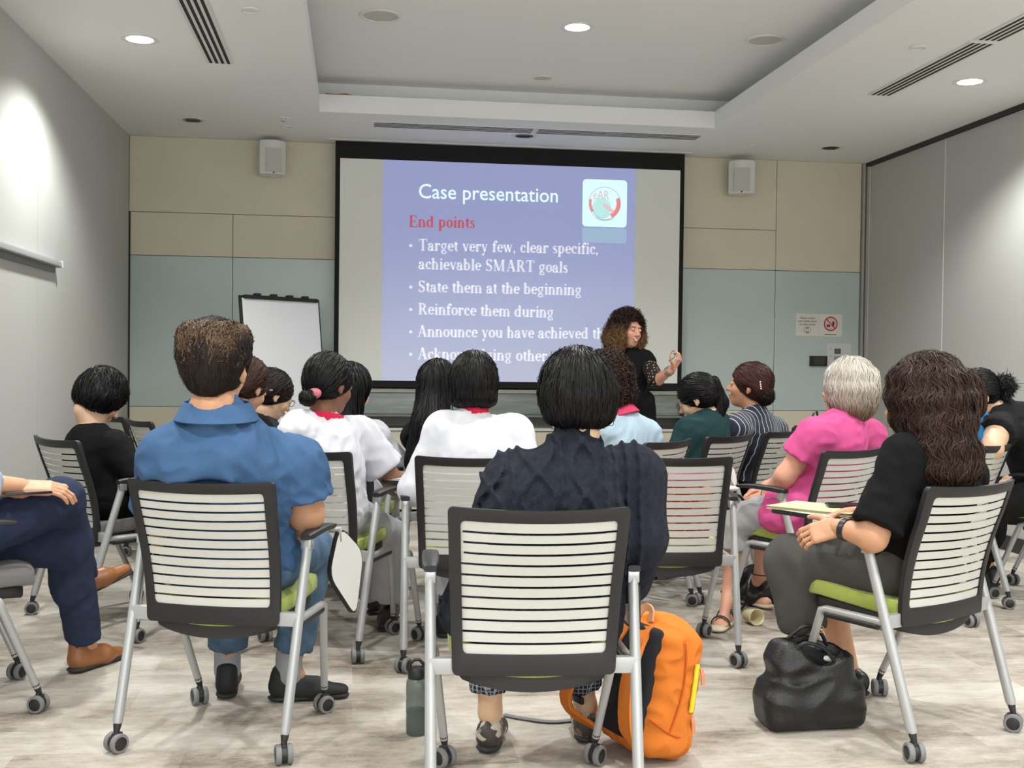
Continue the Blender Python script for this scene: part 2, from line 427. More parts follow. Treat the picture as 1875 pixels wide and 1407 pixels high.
downlight(-1.157, 6.27, HC, True, 'lit round downlight in the lower ceiling near the left wall')
downlight(3.61, 6.29, HC, True, 'lit round downlight in the lower ceiling near the right wall')
downlight(*atz(1057, 50, T1)[:2], T1, True, 'lit round downlight up in the raised tray ceiling')
downlight(-1.17, 8.32, HC, False, 'unlit round downlight nearest the front left corner')
downlight(3.664, 8.39, HC, False, 'unlit round downlight nearest the front right corner')
downlight(1.245, 8.405, HC, False, 'unlit round downlight above the middle of the projection screen')
for yy in (4.2, 2.1, 0, -1.8):
    for xx, zz in ((-1.157, HC), (1.2, T1 if yy > 1.2 else HC), (3.61, HC)): downlight(xx, yy, zz, True, '', False)

def slots(cx, cy, L, n, ang, label, pitch=.033):
    t = empty('air_diffuser', (cx, cy, HC), ang, label=label, cat='air vent', group='linear slot diffusers in the ceiling')
    w_ = pitch*n+.02
    MB().bb(-w_/2, w_/2, -L/2-.012, L/2+.012, -.006, 0, .002).build('frame', m_white, t)
    for i in range(n):
        x = -w_/2+.01+pitch*(i+.5)
        MB().bb(x-.0085, x+.0085, -L/2, L/2, -.0075, -.004).build('slot', m_dark, t)
slots(-.785, 5.82, 1.7, 4, 0, 'slot diffuser running along the left strip of ceiling')
slots(3.235, 6.10, 1.16, 4, 0, 'slot diffuser on the right strip of ceiling, end nearest the screen')
slots(3.235, 4.86, 1.2, 4, 0, 'slot diffuser on the right strip of ceiling running out of frame at the right')
slots(.695, 8.19, 1.15, 4, PI/2, 'left half of the slot diffusers above the projection screen', .042)
slots(1.92, 8.19, 1.22, 4, PI/2, 'right half of the slot diffusers above the projection screen', .042)
m_grille = mat('speaker grille', (210, 208, 200), .8, bump=(900, .5))
def ceil_disc(name, x, y, z, r, label, cat, grp, grille=True):
    t = empty(name, (x, y, z), label=label, cat=cat, group=grp)
    MB().lathe([(r, -.001), (r*.99, -.008), (r*.86, -.009), (r*.85, -.004)], 36, close=False).build('rim', m_white, t, .6)
    MB().lathe([(r*.86, -.0045), (.001, -.0055)], 32, close=False).build('grille' if grille else 'cover', m_grille if grille else m_white, t, .6)
    return t
for (u, v_, r, l) in ((697, 28, .118, 'left of the lit lamp'), (1401, 73, .115, 'right of the lit lamp'), (993, 142, .07, 'nearest the screen')):
    p = atz(u, v_, T1); ceil_disc('ceiling_speaker', p[0], p[1], T1, r, 'round flush ceiling speaker in the raised tray, '+l, 'speaker', 'round ceiling speakers')
for (u, v_, r, l) in ((459, 17, .045, 'flat cover disc on the left ceiling strip beside the slot diffuser'), (1681, 86, .042, 'flat cover disc on the right ceiling strip beside the slot diffusers'),
                     (1376, 267, .04, 'small detector disc above the right wall speaker'), (524, 231, .038, 'small lower detector disc above the left wall speaker')):
    p = atz(u, v_, HC); ceil_disc('detector_cover', p[0], p[1], HC, r, l, 'detector', 'small ceiling detector discs', False)
p = atz(519, 216, HC)
t = empty('sprinkler', (p[0], p[1], HC), label='small white sprinkler head above the left wall speaker', cat='sprinkler')
MB().lathe([(.04, 0), (.038, -.006), (.014, -.008), (.01, -.02), (.004, -.022)], 20).build('rosette', m_white, t, .6)
MB().lathe([(.004, -.02), (.018, -.024), (.018, -.026), (.001, -.027)], 16).build('deflector', m_alu, t, .6)
t = MB().tube([(-.22, 7.9, 3.03), (-.15, 7.93, 3.035), (-.08, 7.92, 3.04), (0.0, 7.96, 3.03)], .006, 6).build('orange_cable', mat('orange cable', (196, 104, 30), .5), None, 1)
tag(t, 'short orange cable poking out of the ceiling cove at its left corner', 'cable')

# ------------------------------------------------------------------ projection screen and slide
YS = 8.84
def sx(u, v_): return at(u, v_, YS)
sc = empty('projection_screen', (1.22, YS, 1.9), label='large pull-down projection screen with black border on the front wall', cat='screen')
def ls(x0, x1, z0, z1, y0, y1, name, mt, b=.0): return MB().bb(x0-1.22, x1-1.22, y0, y1, z0-1.9, z1-1.9, b).build(name, mt, sc)
SL, SR, SB, ST = -.165, 2.622, 1.006, 2.895
wl_, wr_, wb_, wt_ = SL+.036, SR-.034, SB+.033, ST-.135
m_bl = mat('screen border black', (14, 14, 15), .85)
ls(SL, SR, wt_, ST, -.004, .004, 'border', m_bl); ls(SL, SR, SB, wb_, -.004, .004, 'border', m_bl)
ls(SL, wl_, wb_, wt_, -.004, .004, 'border', m_bl); ls(wr_, SR, wb_, wt_, -.004, .004, 'border', m_bl)
ls(wl_, wr_, wb_, wt_, -.002, .002, 'screen_cloth', mat('screen cloth', (232, 234, 228), .9))
ls(SL+.0, SR, SB-.02, SB, -.012, .012, 'weight_bar', m_bl, .003)
ls(SL-.05, SR+.05, ST-.002, 2.9, -.05, .05, 'housing', m_white, .002)
# the projected slide: self-lit picture on the cloth
m_slide = mat('slide picture', (150, 156, 190), .9); nt, b = nodes(m_slide)
tc = N('ShaderNodeTexCoord'); sz = N('ShaderNodeSeparateXYZ'); nt.links.new(tc.outputs['Object'], sz.inputs[0])
rp = N('ShaderNodeValToRGB'); mr = N('ShaderNodeMapRange'); mr.inputs[1].default_value = -.87; mr.inputs[2].default_value = .87
nt.links.new(sz.outputs['Z'], mr.inputs[0]); nt.links.new(mr.outputs[0], rp.inputs[0])
E0 = rp.color_ramp.elements; E0[0].position = 0; E0[0].color = lin((170, 176, 196)); E0[1].position = 1; E0[1].color = lin((124, 136, 196))
q = E0.new(.35); q.color = lin((146, 158, 200)); q = E0.new(.7); q.color = lin((122, 138, 198))
nt.links.new(rp.outputs[0], b.inputs['Emission Color']); b.inputs['Emission Strength'].default_value = .15; b.inputs['Base Color'].default_value = lin((176, 180, 206))
bl = sx(702, 300)[0]; brt = sx(1164, 322)[0]
slide = ls(bl, brt, wb_, wt_, -.0035, -.002, 'slide', m_slide)
def glow(name, c, s=.75): return mat(name, c, .9, emit=(c, s*.26))
m_txt = glow('slide text white', (226, 226, 236), .55); m_title = glow('slide title', (222, 250, 250), .8); m_red = mat('slide red', (196, 110, 128), .9, emit=((220, 90, 100), .10))

# serif letters from strokes, unit = x-height; (width, strokes)
TH, TN = .31, .11
def G():
    s = {}
    R = lambda x0, z0, x1, z1, w=TH: ('l', x0, z0, x1, z1, w)
    def A(cx, cz, rx, rz, a0, a1, w=TH, wn=TN): return ('a', cx, cz, rx, rz, a0, a1, w, wn)
    def F(x, z, w=.5): return ('f', x, z, w)
    D = lambda x, z: ('d', x, z)
    s['a'] = (.95, [A(.36, .26, .26, .24, 60, 360-20, .24), R(.62, .08, .62, .72), A(.40, .72, .24, .22, 0, 170, .2), D(.2, .72), A(.80, .14, .12, .1, 200, 330, .1)])
    s['b'] = (1.05, [R(.22, .04, .22, 1.42), A(.50, .49, .30, .44, -125, 125), F(.16, 1.42, .3)])
    s['c'] = (.85, [A(.46, .5, .30, .44, 50, 320), D(.66, .76)])
    s['d'] = (1.08, [R(.76, .04, .76, 1.42), A(.46, .49, .30, .44, 55, 305), F(.68, 1.42, .3), F(.84, .03, .3)])
    s['e'] = (.88, [A(.46, .5, .30, .44, 0, 320), R(.2, .54, .74, .54, TN)])
    s['f'] = (.68, [R(.30, .04, .30, 1.15), A(.50, 1.18, .20, .24, 40, 180, .2), D(.62, 1.28), R(.06, .93, .62, .93, TN), F(.30, .03, .52)])
    s['g'] = (.98, [A(.44, .62, .27, .32, 0, 360, .22), R(.6, .9, .92, .96, .1), A(.44, .0, .24, .14, 100, 260, .18), R(.34, .13, .66, .12, .16), A(.46, -.16, .34, .17, -190, 70, .14)])
    s['h'] = (1.08, [R(.22, .04, .22, 1.42), F(.16, 1.42, .3), F(.22, .03, .44), R(.76, .04, .76, .66), A(.50, .66, .26, .28, 0, 150, .2), F(.76, .03, .44)])
    s['i'] = (.56, [R(.28, .04, .28, .94), F(.22, .94, .32), F(.28, .03, .46), D(.27, 1.3)])
    s['k'] = (1.05, [R(.22, .04, .22, 1.42), F(.22, .03, .44), R(.3, .45, .74, .92, .09), R(.42, .58, .80, .04, .24), F(.82, .03, .4), F(.76, .95, .36), F(.16, 1.42, .3)])
    s['l'] = (.56, [R(.28, .04, .28, 1.42), F(.22, 1.42, .32), F(.28, .03, .46)])
    s['m'] = (1.62, [R(.22, .04, .22, .92), F(.16, .94, .3), F(.22, .03, .42), R(.78, .04, .78, .68), A(.52, .66, .26, .28, 0, 150, .2), F(.78, .03, .42), R(1.34, .04, 1.34, .68), A(1.08, .66, .26, .28, 0, 150, .2), F(1.34, .03, .42)])
    s['n'] = (1.08, [R(.22, .04, .22, .92), F(.16, .94, .3), F(.22, .03, .44), R(.78, .04, .78, .68), A(.52, .66, .26, .28, 0, 150, .2), F(.78, .03, .44)])
    s['o'] = (.96, [A(.48, .5, .32, .44, 0, 360)])
    s['p'] = (1.05, [R(.24, -.40, .24, .92), F(.16, .94, .3), F(.24, -.41, .46), A(.50, .5, .30, .44, -130, 130)])
    s['r'] = (.82, [R(.24, .04, .24, .92), F(.16, .94, .3), F(.24, .03, .46), A(.52, .70, .24, .22, 50, 160, .16), D(.66, .82)])
    s['s'] = (.74, [A(.36, .73, .20, .20, 20, 250, .2), R(.22, .62, .52, .40, .22), A(.36, .27, .22, .22, -160, 50, .2)])
    s['t'] = (.62, [R(.28, .2, .28, 1.18), A(.42, .22, .15, .17, 180, 320, .18), R(.06, .93, .56, .93, TN)])
    s['u'] = (1.08, [R(.24, .3, .24, .94), F(.17, .94, .3), A(.50, .32, .26, .27, 180, 330, .2), R(.80, .04, .80, .94), F(.73, .94, .3), F(.86, .03, .26)])
    s['v'] = (.96, [R(.18, .94, .50, .06, .25), R(.50, .06, .76, .94, TN), F(.18, .95, .38), F(.78, .95, .32)])
    s['w'] = (1.38, [R(.16, .94, .42, .06, .25), R(.42, .06, .64, .94, TN), R(.64, .94, .90, .06, .25), R(.90, .06, 1.14, .94, TN), F(.16, .95, .36), F(.64, .95, .3), F(1.16, .95, .3)])
    s['y'] = (.96, [R(.18, .94, .50, .06, .25), R(.32, -.38, .76, .94, .1), F(.18, .95, .38), F(.78, .95, .32), D(.24, -.34)])
    s[','] = (.45, [D(.2, .1), R(.25, .05, .14, -.22, .09)])
    s['E'] = (1.3, [R(.34, .04, .34, 1.42, .3), R(.1, 1.42, 1.06, 1.42, .1), R(.1, .04, 1.12, .04, .1), R(.4, .74, .86, .74, .09), R(1.05, 1.42, 1.05, 1.1, .09), R(1.12, .04, 1.12, .4, .09), R(.86, .56, .86, .92, .09)])
    s['T'] = (1.28, [R(.62, .04, .62, 1.42, .3), R(.08, 1.42, 1.16, 1.42, .1), R(.09, 1.42, .09, 1.08, .09), R(1.15, 1.42, 1.15, 1.08, .09), F(.62, .04, .56)])
    s['S'] = (1.08, [A(.52, 1.08, .32, .34, 20, 235, .24), R(.30, .9, .76, .58, .28), A(.52, .38, .34, .36, -145, 50, .24), R(.9, 1.46, .9, 1.1, .08), R(.14, 0, .14, .4, .08)])
    s['M'] = (1.85, [R(.28, .04, .28, 1.42, .1), R(.3, 1.42, .84, .08, .3), R(.86, .08, 1.36, 1.42, .09), R(1.42, .04, 1.42, 1.42, .3), F(.26, 1.42, .4), F(1.5, 1.42, .4), F(.28, .03, .4), F(1.42, .03, .52)])
    s['A'] = (1.4, [R(.24, .04, .66, 1.46, .1), R(.66, 1.46, 1.12, .04, .32), R(.38, .5, .96, .5, .09), F(.22, .03, .42), F(1.12, .03, .5)])
    s['R'] = (1.38, [R(.34, .04, .34, 1.42, .3), A(.62, 1.06, .32, .34, -90, 90, .28), R(.3, 1.42, .66, 1.42, .09), R(.4, .72, .66, .72, .09), R(.70, .70, 1.12, .04, .28), F(.34, .03, .54), F(1.2, .03, .34), F(.3, 1.42, .44)])
    return s
GL = G()
def glyph_poly(st):
    if st[0] == 'l':
        _, x0, z0, x1, z1, w_ = st; d = np.array([x1-x0, z1-z0]); L = np.hypot(*d); n_ = np.array([-d[1], d[0]])/L*w_/2
        return [[(x0+n_[0], z0+n_[1]), (x0-n_[0], z0-n_[1]), (x1-n_[0], z1-n_[1]), (x1+n_[0], z1+n_[1])]]
    if st[0] == 'f': _, x, z, w_ = st; return [[(x-w_/2, z-.035), (x+w_/2, z-.035), (x+w_/2, z+.035), (x-w_/2, z+.035)]]
    if st[0] == 'd': _, x, z = st; return [[(x+.14*math.cos(a*PI/4), z+.14*math.sin(a*PI/4)) for a in range(8)]]
    _, cx, cz, rx, rz, a0, a1, w_, wn = st; K = max(4, int(abs(a1-a0)/22)); out = []; P = []
    for i in range(K+1):
        a = math.radians(a0+(a1-a0)*i/K); c, s_ = math.cos(a), math.sin(a); t_ = wn+(w_-wn)*abs(c)**1.3
        P.append(((cx+(rx+t_/2)*c, cz+(rz+t_/2)*s_), (cx+(rx-t_/2)*c, cz+(rz-t_/2)*s_)))
    for i in range(K): out.append([P[i][0], P[i+1][0], P[i+1][1], P[i][1]])
    return out
def serif(txt, u0, v0, u1, v1, mt, name='text_line', bullet=False):
    a, c = sx(u0, v0), sx(u1, v1); wid = sum(.55 if ch == ' ' else GL[ch][0]*1.0 for ch in txt)
    s_ = (c[0]-a[0])/wid; sz_ = .0152/.0096*.0096*1.0; zs = .062
    V = []; Fc = []; x = 0
    for ch in txt:
        if ch == ' ': x += .55; continue
        V, Fc = [], []
        for st in GL[ch][1]:
            for poly in glyph_poly(st):
                n0 = len(V)
                for (px, pz) in poly:
                    X = (x+px)*s_; V.append((a[0]+X-1.22, 0, a[2]+(c[2]-a[2])*X/(c[0]-a[0])+pz*zs-1.9))
                Fc.append(tuple(range(n0, n0+len(poly))))
        x += GL[ch][0]
        me = bpy.data.meshes.new('letter'); me.from_pydata(V, [], Fc); o = link('letter', me, mt, sc); o.location.y = -.0055
    if bullet:
        p = sx(752, v0-9); MB().lathe([(.013, 0), (.001, 0.0004)], 14, Matrix.Translation((p[0]-1.22, -.0055, p[2]-1.9)) @ Matrix.Rotation(PI/2, 4, 'X')).build('bullet', mt, sc)
serif('End points', 748, 416, 870, 418, m_red)
serif('Target very few, clear specific,', 766, 459, 1096, 466, m_txt, bullet=True)
serif('achievable SMART goals', 766, 493, 1040, 500, m_txt)
serif('State them at the beginning', 765, 535, 1065, 541, m_txt, bullet=True)
serif('Reinforce them during', 765, 576, 1014, 582, m_txt, bullet=True)
serif('Announce you have achieved th', 764, 617, 1106, 621, m_txt, bullet=True)
serif('Acknowledging other', 764, 658, 1002, 662, m_txt, bullet=True)
def sans(txt, x0, z0, width, mt, parent, y, name='lettering', h=None, rot=0, off=0, base=(1.22, 1.9)):
    cu = bpy.data.curves.new(name, 'FONT'); cu.body = txt; cu.size = 1; cu.offset = off; cu.resolution_u = 3
    tmp = bpy.data.objects.new('tmp', cu); COL.objects.link(tmp); bpy.context.view_layer.update()
    me = bpy.data.meshes.new_from_object(tmp.evaluated_get(bpy.context.evaluated_depsgraph_get())); bpy.data.objects.remove(tmp); me.name = name
    xs = [v.co.x for v in me.vertices]; W_ = max(xs)-min(xs); k = width/W_; kz = k if h is None else h/.73; mn = min(xs)
    for v in me.vertices: v.co = ((v.co.x-mn)*k+x0-base[0], 0, v.co.y*kz+z0-base[1])
    o = link(name, me, mt, parent); o.location.y = y; return o
a, c = sx(767, 364), sx(1021, 370)
sans('Case presentation', a[0], (a[2]+c[2])/2, c[0]-a[0], m_title, sc, -.0055, h=.118)
# emblem tile on the slide
a, c = sx(1067, 328), sx(1147, 417)
cx, cz, wd, ht = (a[0]+c[0])/2, (a[2]+c[2])/2, c[0]-a[0], a[2]-c[2]
def flat(poly, mt, name, y, par=sc, base=(1.22, 1.9)):
    me = bpy.data.meshes.new(name); me.from_pydata([(x-base[0], 0, z-base[1]) for x, z in poly], [], [tuple(range(len(poly)))]); o = link(name, me, mt, par); o.location.y = y; return o
def ring(cx, cz, r0, r1, a0, a1, n=24, sy=1):
    P = [(cx+r1*math.cos(math.radians(a0+(a1-a0)*i/n)), cz+sy*r1*math.sin(math.radians(a0+(a1-a0)*i/n))) for i in range(n+1)]
    return P+[(cx+r0*math.cos(math.radians(a1-(a1-a0)*i/n)), cz+sy*r0*math.sin(math.radians(a1-(a1-a0)*i/n))) for i in range(n+1)]
flat(rrect(wd, ht, .03, 5, cx, cz), glow('logo tile', (214, 244, 250), .7), 'logo_tile', -.0045)
flat(rrect(wd, ht*.32, .02, 4, cx, cz-ht*.68), mat('logo reflection', (150, 170, 196), .9, emit=((158, 184, 214), .17)), 'logo_reflection', -.0042)
flat(ring(cx, cz, .128, .132, 0, 360, 40), glow('logo line', (170, 180, 190), .5), 'logo_ring', -.0050)
flat(ring(cx-.025, cz-.035, .0, .078, 0, 360, 30)[:31], glow('logo teal', (180, 226, 224), .7), 'logo_disc', -.0050)
flat(ring(cx-.0, cz-.0, .096, .128, -62, 22, 16), glow('logo red', (232, 140, 140), .6), 'logo_arrow', -.0052)
flat(ring(cx-.0, cz-.0, .108, .127, 165, 215, 10), glow('logo red', (232, 140, 140), .6), 'logo_arc', -.0052)
flat([(cx-.0, cz-.0), (cx+.085, cz-.06), (cx+.07, cz-.085), (cx-.02, cz-.02)], glow('logo pink', (232, 196, 204), .6), 'logo_band', -.0052)
flat(ring(cx-.02, cz-.04, .074, .079, 190, 330, 20), glow('logo line', (170, 180, 190), .5), 'logo_swoosh', -.0054)
flat(ring(cx, cz-.02, .112, .122, 230, 310, 20, 1.0), glow('logo line2', (186, 206, 208), .5), 'logo_swoosh', -.0054)
sans('eAR', cx-.095, cz+.03, .13, glow('logo letters', (220, 196, 208), .5), sc, -.0056, 'logo_letters', h=.075)

# ------------------------------------------------------------------ wall speakers, notices, panel
m_spk = mat('speaker housing', (226, 228, 226), .45)
for (u0, v0, u1, v1, l, tw) in ((476, 254, 523, 326, 'white wall speaker on a bracket left of the screen', .25), (1336, 291, 1380, 361, 'white wall speaker on a bracket right of the screen', -.3)):
    a, c = at(u0, v0, 8.80), at(u1, v1, 8.80); cx_, cz_, w_, h_ = (a[0]+c[0])/2, (a[2]+c[2])/2, c[0]-a[0], a[2]-c[2]
    t = empty('wall_speaker', (cx_, 8.80, cz_), tw, label=l, cat='speaker')
    pr = [(-w_/2*s_, y_) for s_, y_ in ()]
    mb = MB(); V = []; K = 10
    prof = [(-1, .10), (-1, .02)]+[(-1+2*i/K, -.05*math.sin(PI*i/K)) for i in range(K+1)]+[(1, .02), (1, .10), (.6, .13), (-.6, .13)]
    n_ = len(prof)
    for z_, s_ in ((-h_*.42, .92), (-h_*.38, 1), (h_*.42, 1), (h_*.46, .92)):
        V += [(x_*w_/2*s_, y_*s_, z_) for x_, y_ in prof]
    Fc = [tuple(range(n_))[::-1], tuple(range(3*n_, 4*n_))]
    for k in range(3): Fc += [(k*n_+i, k*n_+(i+1) % n_, (k+1)*n_+(i+1) % n_, (k+1)*n_+i) for i in range(n_)]
    mb.add(V, Fc).build('housing', m_spk, t, .6)
    MB().box((0, -.052, -.02), (w_*.62, .012, h_*.62), None, .005).build('grille', m_grille, t, .6)
    MB().lathe([(.009, 0), (.008, .004), (.001, .005)], 14, Matrix.Translation((.0, -.045, -h_*.38)) @ Matrix.Rotation(PI/2, 4, 'X')).build('badge', m_dark, t)
    MB().bb(-.03, .03, .10, .18, -.02, .04, .005).bb(-.045, .045, .168, .18, -.06, .08, .003).build('bracket', m_spk, t)
def yb(u, v_): return at(u, v_, YB)
def plate(u0, v0, u1, v1, name, label, cat, mt, th=.004):
    a, c = yb(u0, v0), yb(u1, v1); t = empty(name, ((a[0]+c[0])/2, YB, (a[2]+c[2])/2), label=label, cat=cat)
    w_, h_ = c[0]-a[0], a[2]-c[2]
    MB().bb(-w_/2, w_/2, -th, 0, -h_/2, h_/2, min(.001, th/4)).build('plate', mt, t); return t, w_, h_
m_sign = mat('sign white', (222, 218, 208), .5); m_ink = mat('ink grey', (70, 68, 70), .7)
t, w_, h_ = plate(1457, 574, 1499, 616, 'notice_sign', 'small white sign asking to switch mobile phones to silent mode', 'sign', m_sign)
for i, (s_, ww) in enumerate((('Please switch', .13), ('your mobile phone', .165), ('to silent mode', .14))):
    sans(s_, -ww/2, h_*.26-.026*i, ww, m_ink, t, -.0052, 'lettering', h=.017, base=(0, 0), off=.01)
flat(ring(0, -h_*.23, .028, .031, 0, 360, 28), m_ink, 'icon_ring', -.0052, t, (0, 0))
flat(rrect(.022, .042, .004, 3, 0, -h_*.23), m_ink, 'phone_icon', -.0053, t, (0, 0)); flat(rrect(.016, .026, .001, 2, 0, -h_*.23), m_sign, 'phone_icon_screen', -.0056, t, (0, 0))
t, w_, h_ = plate(1500, 575, 1541, 617, 'notice_sign', 'small white sign with red no food or drink symbol', 'sign', m_sign)
m_sr = mat('sign red', (178, 48, 56), .6)
flat(ring(0, .012, .0, .058, 0, 360, 30)[:31], mat('sign pink', (226, 190, 180), .6), 'symbol_ground', -.0050, t, (0, 0))
flat([(.012, .032), (.034, .032), (.030, -.012), (.012, -.004)], m_ink, 'cup_icon', -.0054, t, (0, 0)); flat(rrect(.03, .02, .004, 3, -.02, -.004), m_ink, 'burger_icon', -.0054, t, (0, 0))
flat(ring(0, .012, .051, .061, 0, 360, 36), m_sr, 'red_ring', -.0058, t, (0, 0))
flat([(-.042, .05), (-.036, .055), (.042, -.026), (.036, -.031)], m_sr, 'red_bar', -.0060, t, (0, 0))
flat([(-.052, -.075), (.052, -.075), (.052, -.080), (-.052, -.080)], m_ink, 'caption_line', -.0054, t, (0, 0))
t, w_, h_ = plate(1482, 652, 1513, 671, 'control_panel', 'small black touch control panel beside the paper notice', 'control panel', m_black, .02)
MB().bb(-w_*.28, w_*.34, -.0215, -.02, -h_*.36, h_*.36).build('display', mat('panel display', (58, 60, 60), .3), t)
t, w_, h_ = plate(1514, 629, 1557, 692, 'paper_notice', 'white paper notice taped to the mint glass above the black panel', 'notice', mat('paper', (206, 208, 206), .8), .0012)
m_pd = mat('print grey dark', (96, 98, 108), .8); m_pl = mat('print grey light', (150, 152, 156), .8)
flat([(-.04, .10), (.018, .10), (.018, .055), (-.04, .055)], m_pd, 'printed_picture', -.0015, t, (0, 0))
flat([(-.043, .035), (.018, .035), (.018, -.01), (-.043, -.01)], m_pl, 'printed_picture', -.0015, t, (0, 0))
for z_ in (.10, .04): flat([(-.08, z_), (-.062, z_), (-.062, z_-.006), (-.08, z_-.006)], m_pl, 'printed_mark', -.0015, t, (0, 0))
# rail on the left wall
r0 = empty('picture_rail', (XL, 5.6, 1.73), label='pale aluminium rail fixed along the left wall', cat='rail')
MB().bb(0, .045, -1.6, 1.22, -.014, .016, .004).build('rail', mat('rail grey', (190, 192, 192), .45, metal=.2), r0, .5)
MB().bb(-.0, .05, 1.215, 1.235, -.02, .02, .003).build('end_cap', mat('end cap', (206, 206, 206), .5), r0)
MB().bb(0, .012, -1.6, 1.2, -.05, -.014).build('under_trim', mat('rail under', (120, 120, 120), .6), r0)

# ------------------------------------------------------------------ flip chart
fa, fb = at(437, 541, 8.05), at(583, 549, 8.52)
t = empty('flip_chart', ((fa[0]+fb[0])/2, (fa[1]+fb[1])/2, 0), math.atan2(fb[1]-fa[1], fb[0]-fa[0]), label='white flip chart board with black clamp bar on an easel, left of the screen', cat='flip chart')
wd = math.hypot(fb[0]-fa[0], fb[1]-fa[1]); zt = (fa[2]+fb[2])/2+.0
M_ = Matrix.Translation((0, 0, zt)) @ Matrix.Rotation(-.12, 4, 'X')
MB().box((0, 0, -.5), (wd, .02, 1.0), M_, .006).build('board_frame', m_black, t)
MB().box((0, -.012, -.505), (wd-.035, .006, .97), M_, .001).build('paper_pad', mat('pad paper', (226, 229, 232), .7), t)
MB().box((0, -.018, -.012), (wd*.92, .03, .028), M_, .006).build('clamp_bar', m_black, t)
for k in range(4): MB().box((-wd*.3+wd*.2*k, -.02, .006), (.05, .034, .02), M_, .005).build('clamp', m_black, t)
MB().box((0, -.05, -.985), (wd*.94, .07, .02), M_, .004).build('pen_tray', m_black, t)
for xx, yy in ((-wd*.4, -.12), (wd*.4, -.12), (0, .5)):
    MB().tube([(xx*.55, .04, zt-.25), (xx, yy+.1*(yy > 0), .012)], .012, 8).build('leg', m_alu, t)
    MB().lathe([(.016, 0), (.018, .02), (.013, .03)], 12, Matrix.Translation((xx, yy+.1*(yy > 0), 0))).build('foot', m_black, t)
# markers and odds on the ledge
for (u, v_, rgb, nm, l, L) in ((728, 766, (40, 40, 44), 'marker_pen', 'dark marker pen on the ledge under the screen', .13), (712, 769, (60, 60, 66), 'marker_pen', 'slim grey pen on the ledge beside the dark marker', .11)):
    p = at(u, v_, 8.92); o_ = MB().tube([(-L/2, 0, 0), (L*.25, 0, 0), (L*.26, 0, 0), (L/2, 0, 0)], [.008, .008, .0095, .009], 10).build(nm, mat('pen%d' % rgb[0], rgb, .4), None, .6, loc=(p[0], 8.915, .6745), rot=(0, 0, .1)); tag(o_, l, 'pen')
p = at(1232, 768, 8.92)
o_ = MB().box((0, 0, .0), (.2, .045, .022), None, .008).build('board_eraser', m_black, None, .6, loc=(p[0]-.03, 8.915, .676)); tag(o_, 'black board eraser on the ledge below the right screen corner', 'eraser')
# ------------------------------------------------------------------ chairs
m_frame = mat('chair black frame', (29, 29, 31), .45, bump=(500, .1))
m_slat = mat('chair slat', (198, 198, 191), .5, bump=(200, .04))
m_tube = mat('chair silver paint', (176, 178, 178), .36, metal=.35)
m_green = mat('lime seat fabric', (158, 172, 76), .9, bump=(500, .3), var=(30, .06), sheen=.2)
m_greyseat = mat('grey seat fabric', (112, 110, 108), .9, bump=(500, .3), sheen=.2)
m_pan = mat('seat pan', (38, 37, 38), .6)
m_wheel = mat('caster tyre', (120, 120, 120), .6); m_hub = mat('caster hub', (34, 34, 36), .45)
m_tab = mat('tablet top', (212, 212, 208), .5)
def bs(s, t, off=0):
    """chair-back surface: s across -1..1, t up 0..1"""
    hw = .213+.019*t
    z = .385+.452*t-.007*(1-s*s)*t
    y = -.112-.098*t**1.5+.010*math.sin(PI*min(1, t*1.3))-(.040*(1-s*s)*(.35+.65*t))
    return Vector((s*hw, y-off, z))
def ringpts(x, z0, z1, r, n=9):
    P = []
    hw = x
    def seg(a, b, k):
        for i in range(k): P.append((a[0]+(b[0]-a[0])*i/k, a[1]+(b[1]-a[1])*i/k))
    cr = []
    for (cx_, cz_, a0) in ((hw-r[0], z1-r[1], 0), (-hw+r[0], z1-r[1], 90), (-hw+r[0], z0+r[1], 180), (hw-r[0], z0+r[1], 270)):
        cr.append([(cx_+r[0]*math.cos(math.radians(a0+30*i)), cz_+r[1]*math.sin(math.radians(a0+30*i))) for i in range(4)])
    for i in range(4):
        P += cr[i]; a = cr[i][-1]; b_ = cr[(i+1) % 4][0]
        for k in range(1, n): P.append((a[0]+(b_[0]-a[0])*k/n, a[1]+(b_[1]-a[1])*k/n))
    return P
